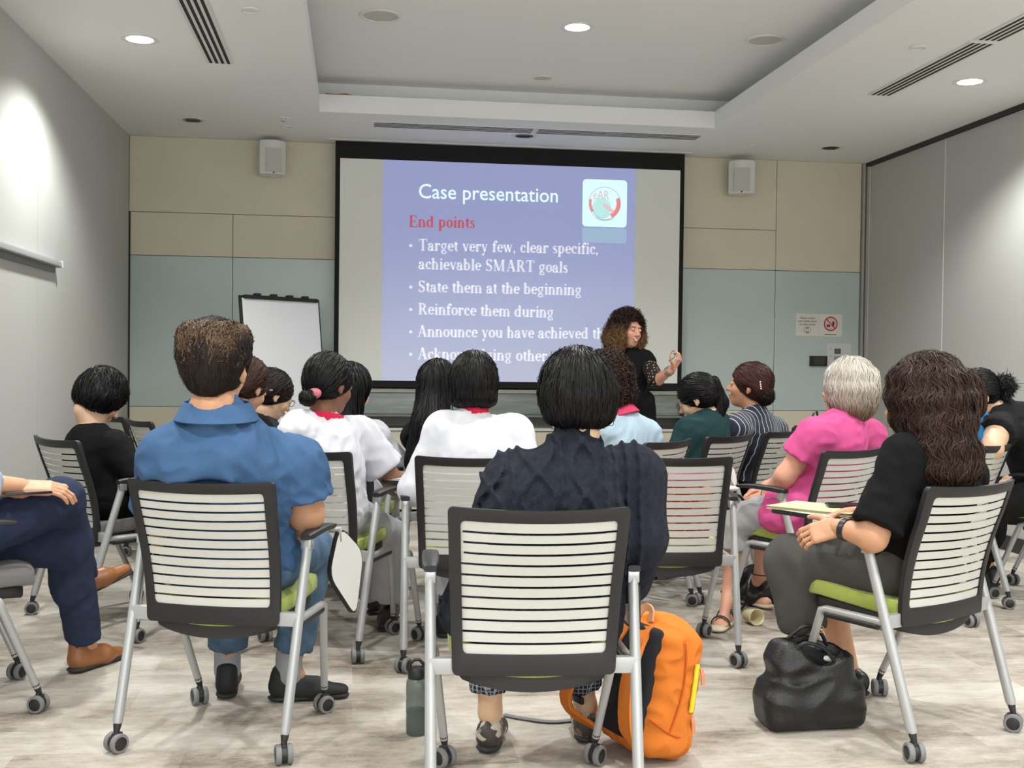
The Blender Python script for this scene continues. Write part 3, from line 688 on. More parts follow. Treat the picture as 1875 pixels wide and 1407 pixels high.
def make_chair():
    t = empty('training_chair', (0, 0, 0))
    # back frame ring
    O = ringpts(1, 0, 1, (.06, .035)); I = ringpts(.865, .128, .925, (.05, .03)); V = []; F = []; n = len(O)
    loops = [(O, .0), (O, .006), (None, .010), (I, .006), (I, -.012), (None, -.014), (O, -.010)]
    for P, off in loops:
        for i in range(n):
            if P is None: s_, t_ = (O[i][0]*.5+I[i][0]*.5), (O[i][1]*.5+I[i][1]*.5)
            else: s_, t_ = P[i]
            V.append(bs(s_, t_, off))
    K = len(loops)
    for k in range(K):
        for i in range(n): F.append((k*n+i, k*n+(i+1) % n, ((k+1) % K)*n+(i+1) % n, ((k+1) % K)*n+i))
    MB().add(V, F).build('back_frame', m_frame, t, .9)
    # elastic slats
    te = .128; pitch = (.925-.128)/12.0
    ed = [.925-(.925-.128)*(i/12.0)**1.06 for i in range(13)]
    for i in range(12):
        tb, tt = ed[i+1]+.0, ed[i]-.0145
        if i == 11: tb = .120
        if i == 0: tt = .935
        V = []; F = []; m_ = 11
        for j in range(m_):
            s_ = -.90+1.8*j/(m_-1); bow = .004*(1-(s_/.9)**2)
            for (a, off) in ((tb, -.001), (tt, -.001), (tt, .004), (tb, .004)): V.append(bs(s_, a, off+bow-.004))
        for j in range(m_-1):
            for q in range(4): F.append((j*4+q, j*4+(q+1) % 4, (j+1)*4+(q+1) % 4, (j+1)*4+q))
        F += [(0, 1, 2, 3), tuple((m_-1)*4+q for q in (3, 2, 1, 0))]
        MB().add(V, F).build('slat', m_slat, t, .7)
    # seat
    def seat(z_off, inset, thick, name, mt, front=.295):
        V = []; F = []; nx, ny = 12, 12
        def top(a, b_):
            x = a*(.222-inset); y = -.125+inset+(front+.125-2*inset)*(b_+1)/2
            z = .478+.012*b_-.010*(1-a*a)*(1-b_)*.8-.020*max(0, b_-.55)**2*4+z_off
            return x, y, z
        def sup(a, b_):   # squircle map
            r = max(abs(a), abs(b_)); e_ = 1-.10*(abs(a)*abs(b_))**3
            return a*e_, b_*e_
        for L, (zz, ins) in enumerate(((0, .92), (-thick*.35, 1), (-thick*.8, 1), (-thick, .93))):
            for i in range(nx+1):
                for j in range(ny+1):
                    a, b_ = sup(-1+2*i/nx, -1+2*j/ny)
                    if L in (0, 3):
                        x, y, z = top(a*.985, b_*.985); e_ = max(abs(a), abs(b_))
                        z += zz + (0 if e_ < .9 else (-thick*.10 if L == 0 else thick*.1)) 
                        if L == 3: z -= .020*(1-a*a)*(.3+.7*(1-b_)/2)
                        V.append((x, y, z))
                    else:
                        x, y, z = top(a*1.0, b_*1.0); V.append((x, y, z+zz))
        W_ = (nx+1)*(ny+1)
        def id_(L, i, j): return L*W_+i*(ny+1)+j
        for L, flip in ((0, False), (3, True)):
            for i in range(nx):
                for j in range(ny):
                    q = (id_(L, i, j), id_(L, i+1, j), id_(L, i+1, j+1), id_(L, i, j+1)); F.append(q[::-1] if flip else q)
        B = [(i, 0) for i in range(nx)]+[(nx, j) for j in range(ny)]+[(i, ny) for i in range(nx, 0, -1)]+[(0, j) for j in range(ny, 0, -1)]
        for L in range(3):
            for k in range(len(B)):
                p_, q_ = B[k], B[(k+1) % len(B)]; F.append((id_(L, *p_), id_(L+1, *p_), id_(L+1, *q_), id_(L, *q_)))
        # drop the unused inner grid of the side loops
        mb = MB(); mb.v = [tuple(v_) for v_ in V]; mb.f = F
        o_ = mb.build(name, mt, t, 1.2)
        bm = bmesh.new(); bm.from_mesh(o_.data); bmesh.ops.delete(bm, geom=[v_ for v_ in bm.verts if not v_.link_faces], context='VERTS'); bm.to_mesh(o_.data); bm.free(); smooth(o_.data, 1.2)
        return o_
    seat(0, 0, .058, 'seat_cushion', m_green); seat(-.052, .012, .046, 'seat_pan', m_pan, .27)
    # legs
    for s_ in (-1, 1):
        ft, ar = Vector((s_*.266, -.198, .085)), Vector((s_*.272, -.03, .622))
        up = (ar-ft)
        MB().tube([ft, ft+up*.02, ft+up*.5, ar], [.0125, .0150, .0150, .0145], 12, None, 1.15).build('rear_leg', m_tube, t, 1)
        MB().tube([ft-up.normalized()*.03, ft-up.normalized()*.004, ft+up*.03], [.008, .0125, .0148], 10).build('leg_tip', m_hub, t, 1)
        mid = ft+up*((.405-.085)/(.622-.085))
        MB().bb(min(s_*.198, s_*.272), max(s_*.198, s_*.272), mid.y-.014, mid.y+.012, .385, .428, .004).build('bracket', m_tube, t, .5)
        a, b_, c_ = Vector((s_*.266, mid.y, .402)), Vector((s_*.262, .155, .402)), Vector((s_*.226, .283, .085))
        MB().tube([a, a+(b_-a)*.93, b_+Vector((0, .004, -.008)), b_+(c_-b_)*.08, c_], [.0125, .0125, .0135, .014, .0125], 10).build('front_leg', m_tube, t, 1)
        MB().tube([a+Vector((0, .03, -.017)), b_+Vector((0, -.015, -.017))], .011, 8).build('leg_pad', m_hub, t, 1)
        d = (c_-b_).normalized(); MB().tube([c_-d*.012, c_+d*.004, c_+d*.03], [.0128, .0118, .007], 10).build('leg_tip', m_hub, t, 1)
        # arms
        MB().box((ar.x, ar.y+.0, ar.z+.006), (.032, .034, .036), None, .005).build('arm_cap', mat('arm cap chrome', (186, 188, 190), .25, metal=.7), t, .6)
        P = []
        V = []; F = []; m_ = 9
        for j in range(m_):
            f = j/(m_-1); y = ar.y-.022+.262*f; z = ar.z+.028+.012*math.sin(PI*f*.6)-.010*f*f; h_ = .013-.004*f; w_ = .021+.003*math.sin(PI*f); 
            if j in (0, m_-1): w_ *= .8; h_ *= .7
            for k in range(10):
                a_ = 2*PI*k/10+.31; cx_ = abs(math.cos(a_))**.5*math.copysign(1, math.cos(a_)); sz_ = abs(math.sin(a_))**.5*math.copysign(1, math.sin(a_))
                V.append((ar.x+w_*cx_, y, z+h_*sz_))
            if j: F += [((j-1)*10+k, (j-1)*10+(k+1) % 10, j*10+(k+1) % 10, j*10+k) for k in range(10)]
        F += [tuple(range(10))[::-1], tuple((m_-1)*10+k for k in range(10))]
        MB().add(V, F).build('armrest', m_frame, t, .8)
        for (cx_, cy_, a_) in ((s_*.266, -.206, .5*s_), (s_*.224, .288, -.7*s_)):
            M_ = Matrix.Translation((cx_, cy_, 0)) @ Matrix.Rotation(a_, 4, 'Z')
            hs = MB(); hs.tube([(0, 0, .074), (0, 0, .05)], [.0075, .0095], 10, M_); hs.tube([(-.009, 0, .031), (.009, 0, .031)], .024, 14, M_); hs.box((0, .004, .05), (.016, .03, .02), M_, .004)
            c0 = hs.build('caster', m_hub, t, .7)
            for w_ in (-1, 1):
                MW = M_ @ Matrix.Translation((w_*.017, 0, .030)) @ Matrix.Rotation(PI/2*w_, 4, 'Y')
                wh = MB().lathe([(.014, -.009), (.029, -.008), (.030, -.005), (.030, .005), (.028, .008), (.021, .0085), (.0208, .0065)], 20, MW, False).build('wheel', m_wheel, c0, .7)
                MB().lathe([(.0208, .006), (.012, .0085), (.001, .009)], 16, MW, False).build('hub', m_hub, c0, .7)
    return t
def relabel(t, label, x, y, a, group, name=None):
    t.location = (x, y, 0); t.rotation_euler = (0, 0, a); tag(t, label, 'chair', group); return t
def reseat(t, mt):
    for c in t.children:
        if c.name.startswith('seat_cushion'):
            c.data = c.data.copy(); c.data.materials.clear(); c.data.materials.append(mt)
CH = {
 'C1': (-.392, 3.636, -.297, 'slat-back chair under the man in the blue polo, white tablet folded at its side'),
 'C2': (.477, 2.99, -.065, 'nearest slat-back chair, centre foreground, under the woman in the dark knit cardigan'),
 'C3': (1.833, 3.485, .471, 'slat-back chair with lime seat under the woman with long brown hair'),
 'C4': (-1.40, 4.03, -1.147, 'grey-seated chair cut by the left picture edge under the man in navy trousers'),
 'C5': (-1.15, 5.36, -.925, 'grey-seated slat-back chair by the left wall under the woman in the black top'),
 'C6': (-.62, 5.06, -.061, 'slat-back chair directly in front of the man in the blue polo'),
 'C7': (-.143, 4.751, -.40, 'slat-back chair under the nurse in white with the pink hair tie'),
 'C8': (.478, 4.487, -.094, 'slat-back chair under the white-jacketed woman with the smooth black bob'),
 'C9': (1.274, 4.493, -.118, 'slat-back chair holding the pink and red folded jacket, empty of people'),
 'C10': (2.063, 4.848, .56, 'slat-back chair with lime seat under the grey-haired woman in pink'),
 'C12': (1.78, 5.73, .72, 'slat-back chair under the woman with the straight ponytail'),
 'C13': (2.22, 6.13, .78, 'slat-back chair under the woman in the pinstriped top'),
 'C14': (2.70, 6.46, .70, 'slat-back chair with a black tote on it, right of the pinstriped woman'),
 'C15': (1.33, 5.32, .80, 'slat-back chair under the curly-haired woman in pale denim'),
 'C16': (.56, 5.72, -.35, 'slat-back chair under the woman in black with very long straight hair'),
 'C17': (2.895, 5.151, .717, 'slat-back chair under the person in the bright blue top'),
 'C18': (3.66, 5.38, .80, 'slat-back chair by the right wall under the woman in black looking down'),
 'C19': (-.07, 5.62, -.35, 'slat-back chair under the long-haired nurse half hidden behind another nurse'),
 'C20': (-.52, 6.05, -.5, 'slat-back chair under the dark-haired woman with glasses near the flip chart'),
}
ch0 = make_chair(); first = True; CO_ = {}
for k, (x, y, a, l) in CH.items():
    c = ch0 if first else copy_tree(ch0); first = False
    relabel(c, l, x, y, a, 'slat-back training chairs on casters'); CO_[k] = c
for k in ('C4', 'C5'): reseat(CO_[k], m_greyseat)
# two unused chairs near the front left corner, pushed back to back towards the wall
for (x, y, a, l) in ((-1.30, 7.35, -1.1, 'unused slat-back chair in the front left corner beside the wall'), (-1.05, 6.85, -1.1, 'unused slat-back chair in the front left corner, nearer than the one beside the wall')):
    c = copy_tree(ch0); relabel(c, l, x, y, a, 'slat-back training chairs on casters')
def tablet(chair, corners, name='writing_tablet', edge=m_frame, top=m_tab, th=.014, arm=None):
    """flat panel through four corner points (chair coordinates) with rounded corners and a dark rim"""
    P = [Vector(p) for p in corners]; c = sum(P, Vector())/4; nrm = (P[2]-P[0]).cross(P[3]-P[1]).normalized(); pts = []
    for i in range(4):
        p, a, b_ = P[i], P[i-1], P[(i+1) % 4]; r = .05
        u1 = p+(a-p).normalized()*r; u2 = p+(b_-p).normalized()*r
        for k in range(5): f = k/4; pts.append(u1*(1-f)**2+p*2*f*(1-f)+u2*f*f)
    n = len(pts); V = [p+nrm*th/2 for p in pts]+[p-nrm*th/2 for p in pts]
    F = [tuple(range(n)), tuple(range(2*n-1, n-1, -1))]+[(i, i+n, (i+1) % n+n, (i+1) % n) for i in range(n)]
    o_ = MB().add(V, F).build(name, edge, chair, .5)
    for sg in (1, -1):
        V = [c+(p-c)*.955+nrm*sg*(th/2+.001) for p in pts]; MB().add(V, [tuple(range(n)) if sg > 0 else tuple(range(n))[::-1]]).build('tablet_face', top, o_)
    if arm: MB().tube(arm, .010, 8).build('tablet_hinge', m_alu, chair, 1)
    return o_
tablet(CO_['C1'], [(.295, .20, .655), (.345, .315, .55), (.335, .265, .33), (.285, .12, .50)], arm=[(.272, .18, .64), (.30, .20, .64), (.30, .20, .60)])
tablet(CO_['C2'], [(.300, .06, .655), (.305, .28, .655), (.315, .30, .43), (.305, .05, .45)], arm=[(.272, .18, .64), (.30, .18, .64), (.30, .18, .60)])
tablet(CO_['C7'], [(.18, .20, .675), (.47, .20, .675), (.45, .42, .675), (.20, .42, .675)], arm=[(.272, .18, .64), (.29, .22, .64), (.30, .30, .662)])
tablet(CO_['C3'], [(.05, .20, .685), (-.20, .16, .685), (-.20, .46, .685), (.08, .46, .685)], arm=[(.272, .18, .64), (.25, .24, .655), (.05, .30, .67)])
tablet(CO_['C5'], [(.22, .18, .675), (.45, .18, .675), (.43, .40, .675), (.24, .40, .675)], arm=[(.272, .18, .64), (.29, .22, .64), (.30, .30, .662)])
# ------------------------------------------------------------------ people
def skin(name, rgb, rough=.5):
    m = mat(name, rgb, rough, bump=(90, .06), var=(14, .05)); b = m.node_tree.nodes['Principled BSDF']
    b.inputs['Subsurface Weight'].default_value = .12; b.inputs['Subsurface Radius'].default_value = (.012, .005, .003); return m
SK = dict(tan=skin('skin tan', (196, 146, 112)), fair=skin('skin fair', (216, 164, 134)), brown=skin('skin brown', (128, 88, 66)), light=skin('skin light', (214, 176, 144)), rosy=skin('skin rosy', (214, 158, 132)))
def cloth(name, rgb, bump=(260, .25), sheen=.0, rough=.9, var=None): return mat(name, rgb, rough, bump=bump, sheen=sheen, var=var, spec=.2)
def nrm(v): v = np.array(v, float); return v/(np.linalg.norm(v)+1e-9)
def ik(a, c, l1, l2, pole):
    a, c = np.array(a, float), np.array(c, float); d = c-a; D = np.linalg.norm(d); 
    if D > (l1+l2)*.985: D2 = (l1+l2)*.985
    else: D2 = D
    u = d/D; x = (l1*l1-l2*l2+D2*D2)/(2*D2); h = math.sqrt(max(1e-6, l1*l1-x*x)); p = np.array(pole, float); p = nrm(p-u*(p @ u)); return a+u*x+p*h
def hand_prims(Wp, d, n, thumb, s=1.0, curl=.6, grip=None):
    """wrist, finger direction, back-of-hand normal, thumb side"""
    Wp = np.array(Wp, float); d = nrm(d); n = nrm(np.array(n)-d*(np.array(n) @ d)); t = nrm(np.array(thumb)-d*(np.array(thumb) @ d)-n*(np.array(thumb) @ n))
    R = np.stack([t, d, n], 1); pr = [rbox(Wp+d*.045*s, (.037*s, .045*s, .013*s), .012*s, R, k=.012)]
    pr.append(roundcone(Wp-d*.03*s, Wp+d*.02*s, .024*s, .021*s, k=.02, sq=(n, 1.25)))
    for i, (o, L) in enumerate(((.028, .078), (.0095, .086), (-.0095, .080), (-.027, .062))):
        p = Wp+d*.084*s+t*o*s; a = curl*(.8+.12*i); dd = d*math.cos(a*.5)-n*math.sin(a*.5)+t*o*1.2
        r = (.0088-.0006*i)*s
        for k, f in enumerate((.45, .32, .25)):
            q = p+nrm(dd)*L*f*s; pr.append(roundcone(p-(nrm(dd)*.008 if k == 0 else 0), q, r*(1-.06*k), r*(.94-.08*k), k=.0035)); p = q
            a_ = curl*(.5+.75*(k+1)); dd = d*math.cos(a_)-n*math.sin(a_)
    p = Wp+d*.018*s+t*.022*s; dd = nrm(d*.55+t*.75-n*.35)
    for k, (L, r) in enumerate(((.042, .0125), (.030, .0098), (.024, .0085))):
        q = p+dd*L*s; pr.append(roundcone(p, q, r*s, r*.9*s, k=.006)); p = q; dd = nrm(dd+d*.35-n*.25*curl)
    return pr
def head_prims(hs=1.0, open_mouth=False, jaw=1.0):
    p = [ell((0, -.018, .032), (.074, .094, .083), k=.02), ell((0, .030, -.025), (.060*jaw, .068, .085), k=.03), ell((0, .055, -.088), (.030*jaw, .030, .026), k=.028),
         ell((.036, .066, -.030), (.022, .020, .022), k=.02), ell((-.036, .066, -.030), (.022, .020, .022), k=.02), ell((0, .082, .030), (.048, .012, .012), k=.018),
         ell((.031, .106, .006), (.017, .014, .012), k=.012, sub=True), ell((-.031, .106, .006), (.017, .014, .012), k=.012, sub=True),
         roundcone((0, .090, .012), (0, .113, -.028), .0075, .0115, k=.010), ell((.011, .100, -.032), (.007, .009, .006), k=.006), ell((-.011, .100, -.032), (.007, .009, .006), k=.006),
         ell((.031, .088, .006), (.0135, .0115, .0115), k=.003), ell((-.031, .088, .006), (.0135, .0115, .0115), k=.003),
         ell((0, .094, -.056), (.024, .012, .007), k=.006), ell((0, .092, -.068), (.020, .012, .008), k=.006),
         roundcone((-.020, .094, -.0615), (.020, .094, -.0615), .003, .003, k=.004, sub=True)]
    for s in (-1, 1):
        R = rotm(0, 0, s*8)
        p += [ell((s*.0775, -.012, -.002), (.010, .019, .031), R @ rotm(s*-25), k=.006), ell((s*.087, -.006, .000), (.006, .010, .018), k=.004, sub=True), ell((s*.076, -.004, -.030), (.007, .009, .010), k=.006)]
    for q in p:
        for f in ('a', 'b', 'c', 'r'):
            if f in q: q[f] = q[f]*hs
        for f in ('ra', 'rb', 'k'):
            if f in q and q['t'] == 'c' or f == 'k': q[f] = q[f]*hs
    return p
def ribbons(F, ax, V, n, L, crown, mode, width, lift, wave=0, seed=0, down=.7, jitter=.15, seg=7, away=None, curlr=0, curlf=60, cut=None):
    """thin strands combed over the hair surface: away from the crown, then down"""
    r = np.random.RandomState(seed); h = float(ax[0][1]-ax[0][0]); lo = np.array([a[0] for a in ax]); G3 = np.gradient(F, h)
    def samp(A, P):
        q = (P-lo)/h; q = np.clip(q, 0, np.array(F.shape)-1.001); i = q.astype(int); f = q-i; o = 0
        for (a, b_, c) in CO:
            w_ = (f[:, 0] if a else 1-f[:, 0])*(f[:, 1] if b_ else 1-f[:, 1])*(f[:, 2] if c else 1-f[:, 2]); o = o+A[i[:, 0]+a, i[:, 1]+b_, i[:, 2]+c]*w_
        return o
    def nr(P): g_ = np.stack([samp(G3[k], P) for k in range(3)], 1); return g_/(np.linalg.norm(g_, axis=1, keepdims=True)+1e-9)
    P0 = V[r.randint(0, len(V), n)]+r.normal(size=(n, 3))*.003; off = lift*(r.rand(n)**1.5)-.001
    jit = r.normal(size=(n, 3))*jitter; ph = r.rand(n)*6.28; crown = np.array(crown, float)
    def comb(P, N):
        d = P-crown; dist = np.linalg.norm(d, axis=1, keepdims=True); d = d/(dist+1e-6); wd = np.clip(dist/.10, 0, 1)
        c = d*(1-wd*down)+np.array([[0, 0, -1.]])*wd*down*1.4
        if away is not None: c = c+away(P)
        c = c+jit; c = c-N*np.sum(c*N, 1, keepdims=True)*mode
        return c/(np.linalg.norm(c, axis=1, keepdims=True)+1e-9)
    st = L/seg; Ls = (.6+.7*r.rand(n))[:, None]*st; pts = []
    P = P0.copy(); back = []
    for k in range(seg//2):
        N = nr(P); P = P-comb(P, N)*Ls; P = P-N*samp(F, P)[:, None]; back.append(P.copy())
    P = P0.copy(); fw = [P.copy()]
    for k in range(seg-seg//2):
        N = nr(P); P = P+comb(P, N)*Ls
        if mode > .5:
            dcur = samp(F, P)[:, None]; P = P-nr(P)*np.where(np.abs(dcur) < .06, dcur, 0)
        fw.append(P.copy())
    pts = back[::-1]+fw; K = len(pts); A = np.stack(pts, 1)     # n,K,3
    Ns = np.stack([nr(A[:, k]) for k in range(K)], 1); T = np.gradient(A, axis=1); T /= np.linalg.norm(T, axis=2, keepdims=True)+1e-9
    B = np.cross(Ns, T); B /= np.linalg.norm(B, axis=2, keepdims=True)+1e-9
    phi = r.normal(size=(n, 1, 1))*.38; Bt = B*np.cos(phi)+Ns*np.sin(phi)
    kk = np.arange(K)[None, :]; prof = np.sin(np.pi*(kk+.35)/(K-.3))**.5
    lf = off[:, None]*np.sin(np.pi*(kk+1)/(K+1))**.4
    A = A+Ns*lf[..., None]
    if wave: A = A+B*(wave*np.sin(A[..., 2]*85+ph[:, None]*.35+seed))[..., None]+Ns*(wave*.6*np.cos(A[..., 2]*85+ph[:, None]*.35))[..., None]
    if curlr:
        th = kk*st*curlf+ph[:, None]; A = A+B*(curlr*np.cos(th))[..., None]+Ns*(curlr*(.6+np.sin(th)))[..., None]
    w_ = (width*(.6+.8*r.rand(n)))[:, None]*prof
    E1 = A-Bt*w_[..., None]/2; E2 = A+Bt*w_[..., None]/2
    if cut:
        ok = np.ones(n, bool)
        for p in cut: ok &= (deval(p, A[..., 0], A[..., 1], A[..., 2]) > -.004).all(1)
        E1, E2 = E1[ok], E2[ok]; n = len(E1)
    VV = np.stack([E1, E2], 2).reshape(-1, 3); base = (np.arange(n)*K*2)[:, None]+np.arange(K-1)[None, :]*2
    Q = np.stack([base, base+1, base+3, base+2], -1).reshape(-1, 4)
    return VV, Q
def make_hair(parent, prs, mt, vox, n, L, crown, width=.0022, lift=.006, name='hair', disp=None, **k):
    mode = k.pop('mode', 1)
    F, ax = field(prs, vox, disp); V, Q = surfnet(F, ax)
    VQ = [(V, Q)]
    if n: VQ.append(ribbons(F, ax, V, n, L, crown, mode, width, lift, cut=[p for p in prs if p['sub'] and p['t'] != 'b'], **k))
    return link(name, meshify(name, VQ), mt, parent)

def person(label, cat_group, pos, ang, H, spec):
    """H: head centre in the world; spec: dict of looks and joint overrides given in the world"""
    t = empty('person', (pos[0], pos[1], 0), ang, label=label, cat='person')
    if cat_group: t['group'] = cat_group
    ca, sa = math.cos(ang), math.sin(ang); RL = np.array([[ca, sa, 0], [-sa, ca, 0], [0, 0, 1]]); o = np.array([pos[0], pos[1], 0])
    L = lambda p: RL @ (np.array(p, float)-o)
    g = spec.get; s = g('size', .95); J = {}
    J['H'] = L(H); Rh = rotm(*g('head', (0, 5, 0))); hs = g('hs', 1.0)
    seatz = g('seatz', .545)
    J['P'] = L(spec['P']) if 'P' in spec else np.array([g('px', 0), .035, seatz])
    Nk = J['H']+Rh @ V3(0, -.025, -.10)*hs; J['N'] = L(spec['N']) if 'N' in spec else np.array([J['H'][0]*.8+J['P'][0]*.2, min(J['H'][1]-.03, J['H'][1]*.7+J['P'][1]*.3-.02), J['H'][2]-.185*s-.01])
    axis = nrm(J['N']-J['P']); yawT = math.radians(g('twist', 0)); side = np.array([math.cos(yawT), math.sin(yawT), 0]); side = nrm(side+V3(0, 0, g('tilt', 0))); fwd = nrm(np.cross(axis, side)); fwd = -fwd if fwd[1] < 0 else fwd
    RT = np.stack([nrm(np.cross(fwd, axis)), fwd, axis], 1)
    sw = g('sw', .175)*s/.95; J['C'] = J['P']*.36+J['N']*.64-fwd*g('hunch', .02)
    for i, q in ((-1, 'L'), (1, 'R')):
        J['S'+q] = J['N']+RT[:, 0]*sw*i-axis*.055*s-V3(0, 0, g('droop', .01))
        if 'S'+q in spec: J['S'+q] = L(spec['S'+q])
        J['W'+q] = L(spec['W'+q]) if 'W'+q in spec else np.array([i*.07, .24, .62])
        if 'E'+q in spec: J['E'+q] = L(spec['E'+q])
        else: J['E'+q] = ik(J['S'+q], J['W'+q], .275*s, .245*s, g('pole'+q, (i*.8, -.5, -.6)))
        J['h'+q] = J['P']+V3(i*.085, .02, .0)
        J['K'+q] = L(spec['K'+q]) if 'K'+q in spec else V3(i*.11, .43*s+.02, .515)
        J['A'+q] = L(spec['A'+q]) if 'A'+q in spec else V3(i*.12, .40*s, .10)
        J['F'+q] = L(spec['F'+q]) if 'F'+q in spec else J['A'+q]+V3(i*.02, .15, 0)
        J['F'+q][2] = J['F'+q][2] if 'F'+q in spec else J['A'+q][2]-.05
    fat = g('fat', 1.0); arm = g('arm', 1.0)
    def torso(e):
        k = .045
        return [ell(J['P']+V3(0, 0, .02), (.165*fat+e, .125*fat+e, .115+e), k=k), ell(J['P']*.62+J['N']*.38, (.138*fat+e, .105*fat+e, .17+e), RT, k=k), ell(J['C'], (.150*s*fat**.5+e, .104*s*fat**.5+e, .175*s+e), RT, k=k),
                roundcone(J['SL'], J['SR'], .052*s+e, .052*s+e, k=.05), roundcone(J['SL']+V3(.02, 0, .01), J['N']+V3(-.03, 0, -.01), .042*s+e, .05*s+e, k=.04), roundcone(J['SR']+V3(-.02, 0, .01), J['N']+V3(.03, 0, -.01), .042*s+e, .05*s+e, k=.04),
                ell(J['C']+fwd*.05-axis*.02, (.13*s+e, .075*s*g('bust', 1.0)+e, .08+e), RT, k=.05)]
    def armp(q, e, f0=0, f1=2, flare=0):
        S, E_, W_ = J['S'+q], J['E'+q], J['W'+q]; pr = []
        if f1 <= 1: pr.append(roundcone(S, S+(E_-S)*f1, .054*s*arm+e, .050*s*arm+e+flare, k=.03))
        else:
            pr.append(roundcone(S, E_, .052*s*arm+e, .043*s*arm+e, k=.03)); pr.append(roundcone(E_, E_+(W_-E_)*(f1-1), .043*s*arm+e, (.043+(.027-.043)*(f1-1))*s*arm+e+flare, k=.02))
        return pr
    lg = g('leg', 1.0)
    def legp(q, e, f1=2, flare=0):
        h_, K_, A_ = J['h'+q], J['K'+q], J['A'+q]; pr = [roundcone(h_, K_, .088*lg+e, .062*lg+e, k=.03)]
        if f1 > 1: pr.append(roundcone(K_, K_+(A_-K_)*(f1-1), .058*lg+e, (.058+(.036-.058)*(f1-1))*lg+e+flare, k=.03)); pr.append(ell(K_*.68+A_*.32-V3(0, .022, 0)*(f1 > 1.4), (.05*lg+e, .052*lg+e, .10+e), k=.03)) if f1 > 1.45 else None
        return [x for x in pr if x]
    # body: one mesh (head finely meshed, the rest coarser), hands with five fingers
    hp = xf(head_prims(hs, jaw=g('jaw', 1.0)), Rh, J['H']); neck = [roundcone(Nk, J['N']-axis*.02, .050*s*g('neck', 1), .056*s*g('neck', 1), k=.02)]
    vx = g('vox', .012); body = torso(0)+neck
    for q in 'LR': body += armp(q, 0)+legp(q, 0)
    for q in 'LR':
        A_ = J['A'+q]; fd = nrm((J['F'+q]-A_)*V3(1, 1, 0))
        if not g('shoes', True):
            sd_ = np.array([-fd[1], fd[0], 0]); f0 = np.array([A_[0], A_[1], .028]); body.append(roundcone(f0-fd*.03, f0+fd*.12, .030, .026, k=.02)); body.append(roundcone(A_, f0+fd*.10+V3(0, 0, .015), .034, .02, k=.02))
            for k_ in range(5): body.append(roundcone(f0+fd*.12+sd_*(.028-.014*k_), f0+fd*(.175-.012*abs(k_-1.2))+sd_*(.030-.015*k_)-V3(0, 0, .006), .013, .009, k=.006))
        else: body.append(roundcone(A_, A_-V3(0, 0, .02)+fd*.03, .034, .028, k=.02))
    if g('clip', True):
        u_ = nrm(V3(0, -.10, .44)); n_ = nrm(V3(0, -.44, -.10)); body.append(rbox(V3(0, -.126, .60)+n_*.20, (.30, .20, .30), .01, np.stack([V3(1, 0, 0), -n_, u_], 1), k=.02, sub=True))
    groups = [(body, vx), (hp+[dict(neck[0], k=.03)], g('hvox', .0065))]
    for i, q in ((-1, 'L'), (1, 'R')):
        hd = g('hand'+q)
        if hd is None:
            d = nrm(J['W'+q]-J['E'+q]); hd = dict(d=d*.7+V3(-i*.4, .2, -.2), n=V3(0, .1, 1), t=V3(-i, .1, .1), curl=.7)
            groups.append((hand_prims(J['W'+q], hd['d'], hd['n'], hd['t'], .95*s, hd['curl']), .0065))
        else:
            groups.append((hand_prims(J['W'+q], RL @ nrm(hd['d']), RL @ nrm(hd['n']), RL @ nrm(hd['t']), hd.get('s', .98)*s, hd.get('curl', .6)), .0042))
    soft('body', groups, None, SK[g('skin', 'light')], t)
    # clothes
    top = g('top'); e = g('loose', .016)
    sl = g('sleeve', .62)
    pr = []
    for q in 'LR': pr += armp(q, e+.004, f1=sl, flare=g('flare', .008))
    hemp = []
    if g('hem'): hemp += [ell(J['P']+V3(0, -.0, -.03), (.185*fat+e, .14*fat+e, .10+e), k=.04)]
    for q in 'LR':
        if sl < 1:    # a clean cuff
            S, E_ = J['S'+q], J['E'+q]; d = nrm(E_-S); c_ = S+(E_-S)*(sl+.02)
            pr.append(dict(rbox(c_+d*.05, (.10, .10, .05), .004, np.stack([nrm(np.cross(d, [0.3, 1, .2])), nrm(np.cross(d, np.cross(d, [0.3, 1, .2]))), d], 1), k=.004, sub=True)))
    if g('clip', True):
        u_ = nrm(V3(0, -.10, .44)); n_ = nrm(V3(0, -.44, -.10)); cc = V3(0, -.150, .60)+n_*.20-u_*.0
        clipb = rbox(cc, (.232, .20, .235), .01, np.stack([V3(1, 0, 0), -n_, u_], 1), k=.02, sub=True)
    else: clipb = None
    pr += torso(e)+hemp
    nr_ = .056*s*g('neck', 1)
    pr.append(roundcone(J['N']-axis*.02, J['N']+(Nk-J['N'])*g('neckfill', .35), nr_+.016, nr_+.010, k=.03))
    ex = g('topextra'); 
    if ex: pr += ex(J, RT, Rh, s, e)
    if clipb: pr.append(clipb)
    f_ = folds(g('fold', .0045), 1, g('seed', 1))
    dz = g('topdisp'); df = (lambda X, Y, Z: f_(X, Y, Z)+dz(X, Y, Z, J)) if dz else f_
    soft('shirt', pr, g('cvox', .009), top, t, df)
    col = g('collar')
    if col:
        c_ = J['N']+axis*col.get('up', .012)+fwd*.0; ax2 = nrm(axis*.9+V3(0, .22, 0)); u_ = nrm(np.cross(ax2, [1, 0, 0])); v_ = nrm(np.cross(ax2, u_)); pr = []; R_ = col.get('r', .066)*s; n_ = 40
        hh = col.get('h', .016); fo = col.get('fold', 0); th = .004
        prof = [(0, -.02), (.0, hh), (.002, hh+.003), (.005, hh+.003), (.007, hh)]
        prof += [(.007+fo*.55, hh-fo), (.003+fo*.55, hh-fo-.003), (.004, hh-fo*.5)] if fo else [(.007, -.02)]
        V = []; F = []; K = len(prof)
